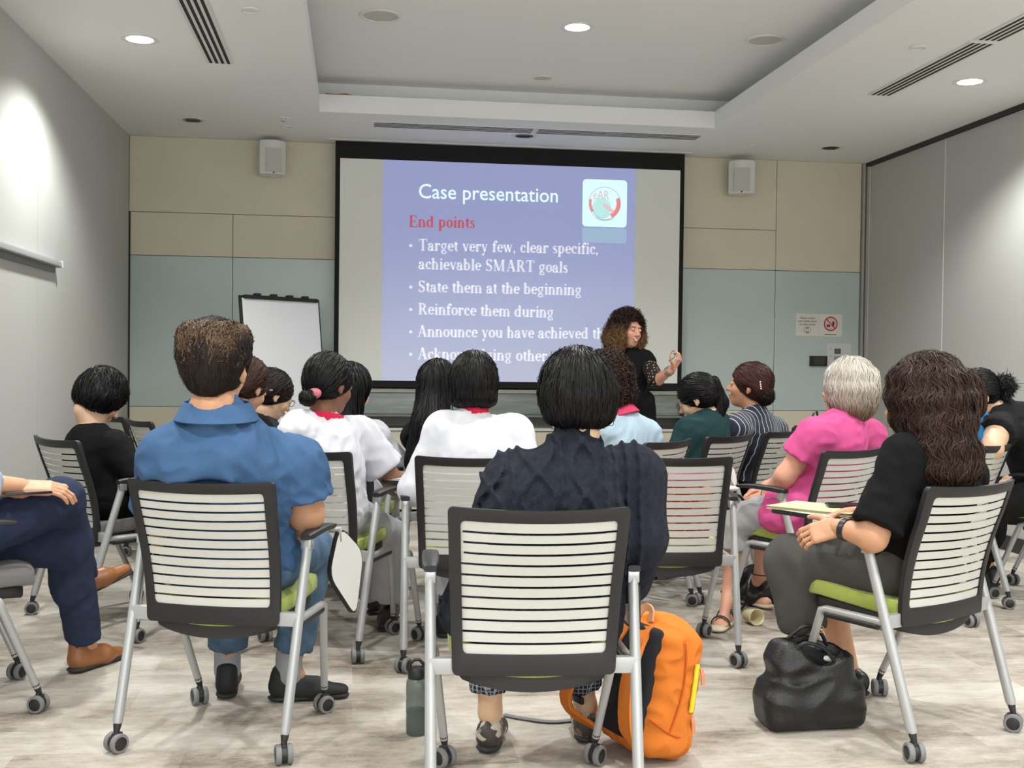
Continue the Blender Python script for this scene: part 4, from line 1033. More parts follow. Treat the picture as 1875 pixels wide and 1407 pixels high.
        for i_ in range(n_):
            a_ = 2*PI*i_/n_; w_ = 1-.0*math.cos(a_)
            for (dr, dz_) in prof: V.append(c_+(v_*math.cos(a_)+u_*math.sin(a_)*1.06)*(R_+dr)+ax2*dz_)
        for i_ in range(n_):
            for k_ in range(K): F.append((i_*K+k_, i_*K+(k_+1) % K, ((i_+1) % n_)*K+(k_+1) % K, ((i_+1) % n_)*K+k_))
        MB().add([tuple(p_) for p_ in V], F).build('collar', col['m'], t, 1.2)
    bot = g('bottom')
    if g('skirt'):
        pr = [ell(J['P']+V3(0, .0, -.005), (.185*fat+.012, .145*fat+.012, .115), k=.05)]
        for q in 'LR': pr.append(roundcone(J['h'+q], J['K'+q], .095*lg+.014, .070*lg+.012, k=.07))
        km = (J['KL']+J['KR'])/2; pr.append(roundcone(J['P']+V3(0, .1, 0), km, .10, .07, k=.05))
        am = (J['AL']+J['AR'])/2; dn = nrm(am-km)
        for q in 'LR': pr.append(roundcone(J['K'+q], J['K'+q]+(J['A'+q]-J['K'+q])*g('skirt'), .072*lg+.012, .066*lg+.014, k=.06))
        c_ = km+dn*np.linalg.norm(am-km)*(g('skirt')+.03); pr.append(rbox(c_+dn*.1, (.3, .25, .1), .004, np.stack([V3(1, 0, 0), nrm(np.cross(dn, [1, 0, 0])), dn], 1), k=.006, sub=True))
        if clipb: pr.append(clipb)
        soft('skirt', pr, .011, bot, t, folds(.006, .8, 9))
    else:
        pr = [ell(J['P']+V3(0, .0, -.005), (.172*fat+.008, .135*fat+.008, .115), k=.05)]; e2 = g('tloose', .012)
        for q in 'LR': pr += legp(q, e2, 1+g('trouser', .93), g('tflare', .006))
        for q in 'LR':
            d = nrm(J['A'+q]-J['K'+q]); c_ = J['K'+q]+(J['A'+q]-J['K'+q])*(g('trouser', .93)+.01)
            x_ = nrm(np.cross(d, [.2, 1, .1])); pr.append(rbox(c_+d*.06, (.11, .11, .06), .004, np.stack([x_, nrm(np.cross(d, x_)), d], 1), k=.004, sub=True))
        if clipb: pr.append(clipb)
        soft('trousers', pr, g('tvox', .011), bot, t, folds(g('tfold', .005), 1, 3))
    sh = g('shoe', ('shoe black', (26, 26, 28), .5)); ms = mat(*sh); sole = mat('shoe sole', (40, 38, 38), .7)
    if g('shoes', True):
        for q in 'LR':
            A_, F_ = J['A'+q].copy(), J['F'+q]; d = F_-A_; d[2] = 0 if A_[2] < .16 and F_[2] < .12 else d[2]; d = nrm(d); fl = A_[2] < .16
            hz = .036 if fl else A_[2]-.055; heel = np.array([A_[0], A_[1], hz])-d*.035; toe = heel+d*.215*g('foot', 1)
            if not fl: heel = A_+V3(0, 0, -.045)-d*.03; toe = heel+d*.23
            upn = nrm(np.cross(np.cross(d, [0, 0, 1]), d))
            sdv = np.cross(d, upn); pr = [roundcone(heel+d*.01, heel+d*.13, .036, .042, k=.02, sq=(upn, 1.12)), roundcone(heel+d*.13, toe-upn*.008-sdv*.004, .042, .030, k=.02, sq=(upn, 1.35)), roundcone(heel+d*.03+upn*.030, heel+d*.13+upn*.012, .032, .03, k=.025), roundcone(heel+upn*.02, heel+upn*g('ankle', .045)+d*.01, .036, .037, k=.02)]
            so = soft('shoe', pr, .008, ms, t)
            pr2 = [roundcone(heel-upn*.022, toe-upn*.024, .039, .034, k=.01, sq=(upn, 3.2))]; soft('sole', pr2, .008, g('solem', sole), so)
    J['Rh'] = Rh; J['t'] = t; J['L'] = L; J['RT'] = RT; J['hs'] = hs; J['Nk'] = Nk; J['axis'] = axis; J['fwd'] = fwd
    return J
def hx(J, prs):    # head-frame primitives to person frame
    return xf([dict(p, **({'r': p['r']*J['hs']} if 'r' in p else {}), **({'c': p['c']*J['hs']} if 'c' in p else {}), **({'a': p['a']*J['hs'], 'b': p['b']*J['hs'], 'ra': p['ra']*J['hs'], 'rb': p['rb']*J['hs']} if 'a' in p else {})) for p in prs], J['Rh'], J['H'])
def hp_(J, p): return J['Rh'] @ (np.array(p, float)*J['hs'])+J['H']
FACE = lambda dz=0: ell((0, .105, -.055+dz), (.058, .065, .095), k=.012, sub=True)
def cap(a=0, top=0): return [ell((0, -.016, .034), (.084+a, .104+a, .094+a+top), k=.02)]
def glasses(J, mt, lens=True):
    A = J['Rh']; M_ = Matrix([[*A[0], J['H'][0]], [*A[1], J['H'][1]], [*A[2], J['H'][2]], [0, 0, 0, 1]]); h = J['hs']
    mb = MB()
    for s_ in (-1, 1):
        P = [(s_*.032+.024*math.cos(a)*1.0, .107, .004+.018*math.sin(a)) for a in np.linspace(0, 2*PI, 17)]; mb.tube([tuple(np.array(p)*h) for p in P], .0016, 6, M_, cap=False)
        mb.tube([tuple(np.array(p)*h) for p in ((s_*.056, .105, .010), (s_*.079, .07, .010), (s_*.083, .0, .008), (s_*.082, -.012, -.01))], .0018, 6, M_)
    mb.tube([tuple(np.array(p)*h) for p in ((-.010, .109, .008), (0, .112, .011), (.010, .109, .008))], .0016, 6, M_)
    return mb.build('eyeglasses', mt, J['t'], 1)
# ------------------------------------------------------------------ the audience and the speaker
def cpos(k): return CH[k][0], CH[k][1]
def cang(k): return CH[k][2]
def loc2w(k, p):
    x, y, a = CH[k][:3]; return (x+p[0]*math.cos(a)-p[1]*math.sin(a), y+p[0]*math.sin(a)+p[1]*math.cos(a), p[2])
h_black = hairmat('hair black', (10, 9, 10), (22, 20, 20), .34); h_dk = hairmat('hair dark brown', (24, 18, 16), (46, 33, 28), .36)
h_brown = hairmat('hair warm brown', (36, 24, 19), (72, 48, 36), .38); h_man = hairmat('hair brown short', (46, 34, 27), (112, 88, 66), .42)
h_grey = hairmat('hair grey', (150, 140, 128), (206, 196, 182), .45); h_curl = hairmat('hair curly brown', (34, 23, 19), (70, 48, 38), .4)
def sample_bun(): pass

# --- man in the blue polo
m_polo = cloth('washed blue cotton', (64, 94, 130), var=(7, .14)); m_jean = cloth('blue denim', (78, 102, 124), var=(20, .25)); 
Hm = at(395, 676, 3.50)
J = person('person in a washed blue polo shirt with short brown hair, seen from behind', None, cpos('C1'), cang('C1'), Hm, dict(
    head=(6, 0, 0), hs=1.12, size=1.10, sw=.200, fat=1.28, arm=1.22, skin='tan', top=m_polo, sleeve=.66, loose=.020, fold=.006, seed=4, neck=1.22, neckfill=.5, N=at(400, 775, 3.53),
    collar=dict(m=m_polo, up=.045, r=.084, h=.020, fold=.050), bottom=m_jean, tloose=.012, leg=1.05, hunch=.035,
    SR=at(560, 838, 3.60)*1+V3(-.03, 0, -.03), SL=at(300, 822, 3.50)*1+V3(.02, 0, -.03),
    ER=at(560, 940, 3.62), WR=loc2w('C1', (.12, .22, .62)), EL=loc2w('C1', (-.25, .02, .64)), WL=loc2w('C1', (-.08, .24, .62)),
    AL=(-.44, 4.08, .11), FL=(-.45, 4.25, .05), KL=(-.42, 4.02, .52), AR=(-.22, 3.99, .11), FR=(.0, 4.01, .05), KR=(-.14, 4.02, .52),
    shoe=('trainer black', (30, 30, 32), .7), trouser=.84, tflare=.016, vox=.011, cvox=.008, ankle=.06))
t = J['t']
# sock cuffs, placket patch at the back yoke, embroidered mark on the sleeve
for q in 'LR':
    A_ = J['A'+q]; soft('sock', [roundcone(A_+V3(0, 0, -.02), A_+V3(0, 0, .05), .047, .046, k=.01)], .008, mat('grey sock', (150, 152, 156), .9), t)
yk = J['N']-J['axis']*.085-J['fwd']*.0
F_prs = [*cap(.010, .004), ell((0, -.010, .070), (.086, .098, .040), k=.02), ell((0, -.070, -.012), (.062, .042, .062), k=.025), FACE(.0), rbox((0, .0, -.10), (.2, .2, .022), .005, k=.006, sub=True), rbox((0, -.012, .052), (.083, .098, .046), .042, k=.02),
         ell((.094, .0, -.022), (.03, .04, .034), k=.01, sub=True), ell((-.094, .0, -.022), (.03, .04, .034), k=.01, sub=True)]
h = make_hair(t, hx(J, F_prs), hairmat('hair brown short sides', (26, 19, 15), (46, 33, 26), .5), .006, 2600, .035, hp_(J, (0, .02, .12)), width=.002, lift=.004, jitter=.3, down=.8, seed=3)
top_prs = hx(J, [rbox((0, -.010, .077), (.079, .104, .047), .044, k=.02), ell((0, -.046, .036), (.085, .078, .066), k=.02), FACE(.02)])
make_hair(t, top_prs, h_man, .006, 9000, .034, hp_(J, (0, -.02, .02)), width=.0030, lift=.008, mode=.66, down=-.1, jitter=.55, seed=5, name='hair_top', away=lambda P: np.stack([P[:, 0]*.5, 0*P[:, 0]+.2, .5+0*P[:, 0]], 1))

# --- woman in the dark cable-knit cardigan
m_knit = cloth('navy cable knit', (36, 40, 50), bump=(340, .7), sheen=.0, var=(60, .25))
def cable(X, Y, Z, J):
    x = X-J['N'][0]*.0; z = Z
    o = 0
    for c, a, f, ph in ((.0, .042, 24, 0), (-.12, .034, 24, 1.2), (.12, .034, 24, 1.2)):
        for sgn in (1, -1): o = o+np.exp(-((x-c-sgn*a*np.sin(f*z+ph))/.0095)**2)
    for c in (-.062, .062, -.18, .18, -.215, .215, .25, .285, -.25): o = o+.8*np.exp(-((x-c)/.006)**2)*(1+.3*np.sin(160*z))
    return -.012*np.minimum(o, 1.1)*np.clip((Z-.45)*8, 0, 1)+.0008*np.sin(x*420)*np.sin(z*420)
m_pat = cloth('patterned capri cotton', (44, 46, 54)); nt, b = nodes(m_pat)
tc = N('ShaderNodeTexCoord'); vo = N('ShaderNodeTexVoronoi'); vo.feature = 'DISTANCE_TO_EDGE'; vo.inputs['Scale'].default_value = 75; vo.inputs['Randomness'].default_value = .15
nt.links.new(tc.outputs['Object'], vo.inputs['Vector']); rp = N('ShaderNodeValToRGB'); rp.color_ramp.elements[0].position = .06; rp.color_ramp.elements[1].position = .10
rp.color_ramp.elements[0].color = lin((150, 152, 158)); rp.color_ramp.elements[1].color = lin((40, 42, 52)); nt.links.new(vo.outputs['Distance'], rp.inputs[0]); nt.links.new(rp.outputs[0], b.inputs['Base Color'])
m_snake = mat('snake print flat', (170, 160, 146), .6); nt, b = nodes(m_snake)
tc = N('ShaderNodeTexCoord'); vo = N('ShaderNodeTexVoronoi', Scale=42); nt.links.new(tc.outputs['Object'], vo.inputs['Vector']); rp = N('ShaderNodeValToRGB'); rp.color_ramp.elements[0].position = .35; rp.color_ramp.elements[1].position = .45
rp.color_ramp.elements[0].color = lin((186, 174, 160)); rp.color_ramp.elements[1].color = lin((62, 56, 52)); nt.links.new(vo.outputs['Color'], rp.inputs[0]); nt.links.new(rp.outputs[0], b.inputs['Base Color'])
Hc = at(1052, 728, 2.98)
J = person('person with a glossy black bob in a dark cable-knit cardigan, nearest to the camera', None, cpos('C2'), cang('C2'), Hc, dict(
    head=(20, 6, 0), hs=.97, size=.98, sw=.190, fat=1.22, arm=1.20, skin='light', top=m_knit, sleeve=1.85, loose=.022, fold=.0022, seed=8, neckfill=.6, neck=1.1, hunch=.05, hem=True,
    SR=at(1160, 862, 3.02)+V3(-.0, 0, -.02), SL=at(930, 868, 3.02)+V3(.02, 0, -.03), ER=at(1170, 985, 2.98), WR=at(1150, 1080, 3.15), EL=at(905, 985, 3.12), WL=loc2w('C2', (-.06, .24, .60)),
    bottom=m_pat, trouser=.82, tloose=.014, tflare=.012, AL=(.425, 3.44, .11), FL=(.47, 3.62, .05), KL=(.42, 3.44, .52), AR=(.74, 3.50, .10), FR=(.76, 3.62, .05), KR=(.64, 3.40, .52),
    shoe=('snake print flat', (170, 160, 146), .6), foot=.92, ankle=.02, topdisp=cable, vox=.011, cvox=.005, flare=.0,
    topextra=lambda J, RT, Rh, s, e: [roundcone(J['N']+V3(-.075, -.01, -.015), J['N']+V3(.075, -.01, -.015), .050, .050, k=.04), roundcone(J['N']+V3(-.05, -.03, .03), J['N']+V3(.05, -.03, .03), .032, .032, k=.03),
        roundcone(J['P']+V3(.21, -.03, .1), J['P']+V3(.20, -.02, -.14), .045, .04, k=.05)]))
t = J['t']
F_prs = [*cap(.018, -.004), ell((0, -.026, -.010), (.107, .108, .085), k=.03), ell((0, -.03, -.05), (.096, .086, .05), k=.02), ell((0, .120, -.045), (.066, .066, .085), k=.012, sub=True),
         dict(rbox((0, .0, -.145), (.2, .2, .06), .004, rotm(0, -12, 0), k=.02, sub=True))]
make_hair(t, hx(J, F_prs), h_black, .006, 6500, .10, hp_(J, (0, .01, .125)), width=.0020, lift=.003, jitter=.06, down=.85, seg=9, seed=7)
glasses(J, mat('gold wire', (170, 150, 110), .3, metal=.8))

# --- woman with long brown hair, black top, grey skirt
m_blk = cloth('black jersey', (13, 13, 14)); m_skirt = cloth('charcoal grey crepe', (74, 74, 70), bump=(500, .15))
Hb = at(1692, 742, 3.42)
hands = at(1500, 962, 3.52)
J = person('person with long wavy brown hair, black top and grey skirt', None, cpos('C3'), cang('C3'), Hb, dict(
    head=(16, 2, 0), hs=1.05, size=.98, sw=.175, fat=1.12, arm=1.05, skin='tan', top=m_blk, sleeve=.86, loose=.017, flare=.010, fold=.004, seed=12, hunch=.03,
    EL=at(1598, 985, 3.30), WL=at(1532, 965, 3.42), ER=loc2w('C3', (.16, .08, .70)), WR=at(1545, 945, 3.62),
    handL=dict(d=(-.75, .35, -.30), n=(-.2, -.75, .55), t=(-.3, .3, .8), curl=.8), handR=dict(d=(-.85, .05, -.30), n=(-.2, .7, .7), t=(-.3, -.5, .8), curl=.9),
    SL=at(1658, 842, 3.34), bottom=m_skirt, skirt=.42, KL=at(1452, 1030, 3.72), KR=at(1500, 1020, 3.95), AL=at(1492, 1290, 3.70)*1, AR=at(1560, 1262, 3.88), shoe=('court shoe black', (28, 26, 28), .4), ankle=.01, leg=1.05, vox=.011, cvox=.009))
t = J['t']
Hh = J['H']; bk = J['C']-J['fwd']*.10
F_prs = hx(J, [*cap(.020, .006), ell((0, -.03, -.02), (.108, .108, .10), k=.03), ell((0, .125, -.05), (.060, .072, .09), k=.012, sub=True)])
F_prs = F_prs[:2]+[roundcone(Hh+V3(-.010, -.04, -.02), J['N']+V3(-.03, -.05, .02), .106, .108, k=.05), roundcone(J['N']+V3(-.05, -.06, .02), J['N']+V3(-.07, -.07, -.02), .078, .035, k=.05), roundcone(J['N']+V3(.04, -.06, .01), J['N']+V3(.03, -.08, -.05), .072, .035, k=.05)]+[F_prs[2]]
make_hair(t, F_prs, hairmat('hair long brown', (26, 17, 15), (68, 45, 36), .38), .008, 9500, .11, hp_(J, (0, .01, .125)), width=.0026, lift=.016, wave=.008, jitter=.40, down=.92, seg=10, seed=11)
# watch on the near wrist
Wl = J['L'](at(1520, 958, 3.44)); dW = nrm(J['WL']-J['EL'])
M_ = Matrix.Translation(Vector(J['WL']-dW*.035)) @ Vector(dW).to_track_quat('Z', 'Y').to_matrix().to_4x4()
MB().lathe([(.033, -.011), (.0365, -.009), (.0365, .009), (.033, .011)], 22, M_, False).build('wristwatch', mat('watch band', (50, 50, 54), .35, metal=.4), t, .8)

# --- man in navy trousers, cut by the left edge
m_navy = cloth('navy wool', (42, 50, 72), bump=(600, .15)); m_nshirt = cloth('pale blue shirt cotton', (168, 184, 204))
c4 = np.array([CH['C4'][0], CH['C4'][1], 0]); Fd = np.array([.912, .411, 0]); Ld = np.array([-.411, .912, 0]); P_ = c4+V3(0, 0, .56)
kneeR = at(112, 915, 4.16); ankR = at(148, 1058, 4.56)
J = person('person in navy trousers and brown shoes with legs crossed, at left edge', None, c4[:2], CH['C4'][2], c4-Fd*.06+V3(0, 0, 1.22), dict(
    head=(0, 10, 0), hs=1.05, size=1.08, sw=.195, fat=1.15, arm=1.1, skin='tan', top=m_nshirt, sleeve=1.55, loose=.018, fold=.005, bottom=m_navy, P=P_, tloose=.012, leg=1.08, trouser=.95, tflare=.014,
    KR=kneeR, AR=ankR, FR=at(206, 1030, 4.66), KL=at(128, 1000, 4.30), AL=(-1.015, 4.455, .11), FL=(-.86, 4.70, .05),
    WR=at(40, 893, 4.05), WL=at(-20, 930, 4.3), EL=at(-110, 900, 4.2), ER=c4-Fd*.05-Ld*.27+V3(0, 0, .80), handR=dict(d=(.95, .15, -.05), n=(-.05, -.35, .95), t=(.2, .9, .2), curl=.55, s=1.05),
    shoe=('brown leather', (138, 88, 50), .38), shoes=True, ankle=.075, vox=.011))
t = J['t']; m_br = mat('brown leather', (138, 88, 50), .38)
make_hair(t, hx(J, [*cap(.006), ell((0, -.07, -.01), (.06, .04, .06), k=.02), FACE(.0), rbox((0, 0, -.10), (.2, .2, .03), .005, k=.006, sub=True)]), h_dk, .007, 900, .05, hp_(J, (0, 0, .12)), width=.003, seed=2)

# --- woman in black at the left wall, reading
J = person('person with a short dark bob in a black top, head bowed, by the left wall', None, cpos('C5'), cang('C5'), at(186, 728, 5.42), dict(
    head=(-4, 40, 0), hs=.97, size=.93, sw=.165, fat=1.0, skin='light', top=m_blk, sleeve=1.85, loose=.016, fold=.004, seed=21, hunch=.05, neckfill=.05, bottom=m_blk,
    WR=loc2w('C5', (.16, .28, .70)), ER=loc2w('C5', (.23, .06, .68)), WL=loc2w('C5', (-.05, .30, .68)), vox=.014, cvox=.011, tvox=.014))
F_prs = [*cap(.012, .002), ell((0, -.03, -.015), (.106, .098, .070), k=.03), ell((0, -.05, -.05), (.085, .06, .045), k=.02), ell((0, .125, -.05), (.060, .07, .09), k=.012, sub=True)]
make_hair(J['t'], hx(J, F_prs), h_black, .008, 3800, .09, hp_(J, (0, -.035, .115)), width=.003, lift=.010, jitter=.3, down=.6, seed=13, wave=.002)
soft('parting', hx(J, [roundcone((-.004, -.050, .121), (0, .0, .137), .008, .006, k=.005)]), .005, SK['light'], J['t'])

# --- two women beyond the man in blue
m_char = cloth('charcoal cotton', (46, 52, 62)); 
J = person('person with tied-back brown hair and an earring, face turned away beyond the blue polo', None, cpos('C6'), cang('C6'), at(452, 708, 5.36), dict(
    head=(-28, 24, 6), hs=1.04, size=.94, sw=.170, skin='fair', top=m_blk, sleeve=.7, SL=at(366, 758, 5.30), SR=at(470, 790, 5.30), N=at(420, 755, 5.25), vox=.014, cvox=.011, tvox=.014, bottom=m_blk))
F_prs = [*cap(.006), ell((0, -.05, -.01), (.078, .06, .06), k=.03), ell((0, .110, -.055), (.066, .09, .095), k=.012, sub=True), ell((.094, .0, -.028), (.03, .035, .030), k=.01, sub=True)]
make_hair(J['t'], hx(J, F_prs), h_brown, .008, 2600, .09, hp_(J, (0, .07, .07)), width=.0028, lift=.004, jitter=.1, down=.3, seed=15, away=lambda P: np.array([[0, -.8, -.3]]))
soft('hair_bun', hx(J, [ell((-.01, -.095, -.055), (.04, .03, .035))]), .008, h_brown, J['t'])
MB().lathe([(.006, -.004), (.009, 0), (.006, .004)], 12, Matrix.Translation(Vector(hp_(J, (.083, .065, .020))))).build('hair_clip', mat('pearl clip', (196, 180, 170), .3), J['t'], 1)
J = person('person with dark hair and thin glasses looking down, beside the flip chart', None, cpos('C20'), cang('C20'), at(498, 724, 6.0), dict(
    head=(-32, 26, 0), hs=1.03, size=.93, sw=.165, skin='light', top=m_char, sleeve=.7, vox=.014, cvox=.012, tvox=.016, bottom=m_blk, seatz=.53))
F_prs = [*cap(.007), ell((0, -.05, -.01), (.078, .06, .06), k=.03), ell((0, .108, -.055), (.066, .08, .095), k=.012, sub=True), ell((.094, .0, -.028), (.03, .035, .030), k=.01, sub=True)]
make_hair(J['t'], hx(J, F_prs), h_dk, .008, 2200, .09, hp_(J, (0, .07, .07)), width=.003, lift=.004, jitter=.12, down=.3, seed=16, away=lambda P: np.array([[0, -.8, -.3]]))
soft('hair_bun', hx(J, [ell((0, -.105, -.02), (.038, .035, .038))]), .008, h_dk, J['t'])
glasses(J, mat('black wire', (30, 30, 32), .4))

# --- nurse with the pink hair tie
m_wht = cloth('white uniform cotton', (206, 207, 213), bump=(700, .1), sheen=.1); m_redc = cloth('crimson collar band', (196, 40, 72)); m_wht2 = cloth('white trouser cotton', (192, 191, 196), bump=(700, .1))
def whiteseams(J): pass
Hn = at(603, 705, 4.80)
J = person('person in a short-sleeved white uniform, black hair tied low with a pink band', None, cpos('C7'), cang('C7'), Hn, dict(
    head=(-20, 12, 0), hs=1.02, size=.99, sw=.185, fat=1.12, arm=1.1, skin='brown', top=m_wht, sleeve=.66, flare=.014, loose=.020, fold=.007, seed=31, hunch=.03, neckfill=.3,
    SR=at(660, 800, 4.88), SL=at(548, 790, 4.72), ER=at(724, 888, 4.92), WR=loc2w('C7', (.30, .34, .70)), bottom=m_wht2, tloose=.020, tflare=.030, trouser=.88,
    KR=at(715, 985, 5.10), AR=at(715, 1110, 5.15), FR=at(705, 1135, 5.0), KL=at(655, 985, 5.16), AL=at(690, 1092, 5.35), shoe=('shoe brown dark', (48, 36, 34), .5),
    collar=dict(m=m_redc, up=.052, r=.068, h=.016), vox=.012, cvox=.010, tvox=.012))
t = J['t']
F_prs = [*cap(.006), ell((0, -.05, -.005), (.080, .062, .066), k=.03), ell((0, .106, -.055), (.066, .08, .095), k=.012, sub=True), ell((.094, .0, -.028), (.03, .035, .030), k=.01, sub=True)]
make_hair(t, hx(J, F_prs), h_black, .007, 4200, .09, hp_(J, (0, .07, .08)), width=.0026, lift=.004, jitter=.08, down=.3, seed=17, away=lambda P: np.array([[-.1, -.8, -.5]]))
make_hair(t, hx(J, [ell((.015, -.125, -.078), (.036, .032, .032))]), h_black, .007, 500, .05, hp_(J, (.02, -.10, -.03)), width=.003, lift=.006, name='hair_bun', jitter=.6, seed=3)
soft('hair_tie', hx(J, [ell((.030, -.108, -.058), (.036, .020, .026), rotm(0, 30, 0))]), .006, mat('pink scrunchie', (186, 104, 112), .9, bump=(80, .8)), t)
# --- long-haired nurse behind her
J = person('person with long straight black hair in white, half hidden behind another nurse', None, cpos('C19'), cang('C19'), at(643, 715, 5.55), dict(
    head=(-22, 14, 0), hs=1.0, size=.93, sw=.165, skin='light', top=m_wht, sleeve=1.9, loose=.010, arm=.85, fold=.003, seed=33, SR=at(688, 795, 5.60), ER=at(735, 846, 5.66), WR=at(765, 862, 5.72), vox=.014, cvox=.011, tvox=.016, bottom=m_wht2))
F_prs = hx(J, [*cap(.010)]); F_prs += [roundcone(J['H']+V3(0, -.04, 0), J['N']+V3(.01, -.05, -.02), .085, .075, k=.04), roundcone(J['N']+V3(.01, -.05, 0), J['N']+V3(.03, -.07, -.10), .07, .04, k=.04)]+hx(J, [ell((0, .125, -.05), (.060, .072, .09), k=.012, sub=True)])
make_hair(J['t'], F_prs, h_black, .009, 2200, .15, hp_(J, (0, .01, .11)), width=.004, lift=.004, jitter=.06, down=.95, seed=18)

# --- white jacket, smooth black bob
def seamY(X, Y, Z, J): return .0035*np.exp(-((X-J['N'][0]*.5)/.004)**2)*(Y < 0)
J = person('person in a white jacket with a smooth black bob and a red inner collar', None, cpos('C8'), cang('C8'), at(868, 708, 4.58), dict(
    head=(-8, 8, 0), hs=1.02, size=.96, sw=.178, fat=1.05, skin='light', top=m_wht, sleeve=1.9, loose=.020, fold=.003, seed=41, neckfill=.7, SR=at(942, 795, 4.62), SL=at(812, 790, 4.55), topdisp=seamY,
    ER=loc2w('C8', (.24, .02, .68)), EL=loc2w('C8', (-.24, .02, .68)), vox=.013, cvox=.009, tvox=.014, bottom=m_wht2, trouser=.9, collar=dict(m=m_redc, up=.082, r=.056, h=.014)))
F_prs = [*cap(.012, .004), ell((0, -.026, -.010), (.094, .096, .080), k=.03), ell((0, -.028, -.055), (.098, .088, .046), k=.02), ell((0, .120, -.055), (.062, .066, .09), k=.012, sub=True), dict(rbox((0, .0, -.150), (.2, .2, .06), .004, rotm(0, -6, 0), k=.015, sub=True))]
make_hair(J['t'], hx(J, F_prs), h_black, .007, 4800, .11, hp_(J, (0, .01, .12)), width=.0026, lift=.003, jitter=.05, down=.88, seg=9, seed=19)
# --- very long straight hair, black top
J = person('person in black with very long straight black hair down the back', None, cpos('C16'), cang('C16'), at(803, 708, 5.68), dict(
    head=(-10, 8, 0), hs=1.02, size=.95, sw=.170, skin='light', top=m_blk, sleeve=1.9, seed=43, vox=.014, cvox=.011, tvox=.016, bottom=m_blk, SL=at(762, 800, 5.62), SR=at(845, 800, 5.75)))
F_prs = hx(J, [*cap(.010)]); F_prs += [roundcone(J['H']+V3(-.01, -.04, 0), J['N']+V3(-.03, -.09, -.02), .088, .090, k=.04), roundcone(J['N']+V3(-.03, -.09, 0), J['N']+V3(-.07, -.12, -.18), .09, .08, k=.04)]+hx(J, [ell((0, .125, -.05), (.060, .072, .09), k=.012, sub=True)])
make_hair(J['t'], F_prs, h_black, .009, 3600, .20, hp_(J, (0, .01, .12)), width=.0035, lift=.003, jitter=.04, down=.98, seg=10, seed=20)
# --- curly hair, pale denim
m_pden = cloth('pale washed denim', (168, 190, 204), var=(9, .12)); m_pinkc = cloth('pink collar', (206, 64, 100))
J = person('person with curly brown hair in a pale denim jacket with pink collar', None, cpos('C15'), cang('C15'), at(1108, 708, 5.40), dict(
    head=(-24, 4, 0), hs=1.05, size=.97, sw=.182, skin='tan', top=m_pden, sleeve=1.9, loose=.022, fold=.006, seed=47, SL=at(1075, 795, 5.2), SR=at(1182, 800, 5.4), N=at(1130, 768, 5.35), vox=.014, cvox=.010, tvox=.016, bottom=m_jean, collar=dict(m=m_pinkc, up=.030, r=.080, h=.020, fold=.040)))
F_prs = hx(J, [*cap(.022, .006), ell((0, -.04, -.03), (.112, .10, .09), k=.03), ell((0, .120, -.05), (.062, .066, .09), k=.012, sub=True)])
make_hair(J['t'], F_prs, h_curl, .010, 5200, .06, hp_(J, (0, .01, .12)), width=.0035, lift=.022, jitter=.6, down=.7, seg=11, curlr=.008, curlf=260, seed=22, disp=folds(.012, 3, 2))
# --- ponytail, dark green
m_grn = cloth('bottle green knit', (30, 58, 60))
J = person('person in dark green with straight black ponytail and glasses', None, cpos('C12'), cang('C12'), at(1278, 730, 5.82), dict(
    head=(14, 26, -4), hs=1.02, size=.93, sw=.165, skin='light', top=m_grn, sleeve=1.9, loose=.018, seed=51, SL=at(1262, 790, 5.7), SR=at(1345, 790, 6.0), N=at(1300, 766, 5.82), vox=.014, cvox=.010, tvox=.016, bottom=m_blk))
F_prs = [*cap(.006), ell((0, -.05, -.005), (.078, .060, .062), k=.03), ell((0, .106, -.055), (.068, .085, .095), k=.012, sub=True), ell((-.094, .0, -.028), (.03, .035, .030), k=.01, sub=True)]
make_hair(J['t'], hx(J, F_prs), h_black, .007, 3000, .09, hp_(J, (0, .09, .07)), width=.0028, lift=.003, jitter=.06, down=.1, seed=23, away=lambda P: np.array([[.1, -.9, .1]]))
a = hp_(J, (.01, -.115, .045)); pt = J['L'](at(1318, 738, 5.80)); pe = J['L'](at(1312, 780, 5.76))
make_hair(J['t'], [roundcone(a, pt, .028, .044, k=.02), roundcone(pt, pe, .044, .024, k=.02)], h_black, .007, 1600, .12, a+V3(0, 0, .02), width=.003, lift=.003, jitter=.05, down=.97, name='ponytail', seed=24)
soft('hair_tie', [ell(a, (.022, .022, .016))], .006, m_black, J['t'])
glasses(J, mat('black acetate', (20, 20, 22), .3))
# --- pinstripes
m_pin = mat('navy pinstripe', (34, 38, 54), .85, sheen=.2); nt, b = nodes(m_pin); tc = N('ShaderNodeTexCoord'); sp = N('ShaderNodeSeparateXYZ'); nt.links.new(tc.outputs['Object'], sp.inputs[0])
ma = N('ShaderNodeMath'); ma.operation = 'MULTIPLY'; ma.inputs[1].default_value = 1/.031; nt.links.new(sp.outputs['X'], ma.inputs[0])
mf = N('ShaderNodeMath'); mf.operation = 'FRACT'; nt.links.new(ma.outputs[0], mf.inputs[0]); ml = N('ShaderNodeMath'); ml.operation = 'LESS_THAN'; ml.inputs[1].default_value = .13; nt.links.new(mf.outputs[0], ml.inputs[0])
mx = N('ShaderNodeMixRGB'); mx.inputs[1].default_value = lin((32, 36, 52)); mx.inputs[2].default_value = lin((190, 196, 206)); nt.links.new(ml.outputs[0], mx.inputs[0]); nt.links.new(mx.outputs[0], b.inputs['Base Color'])
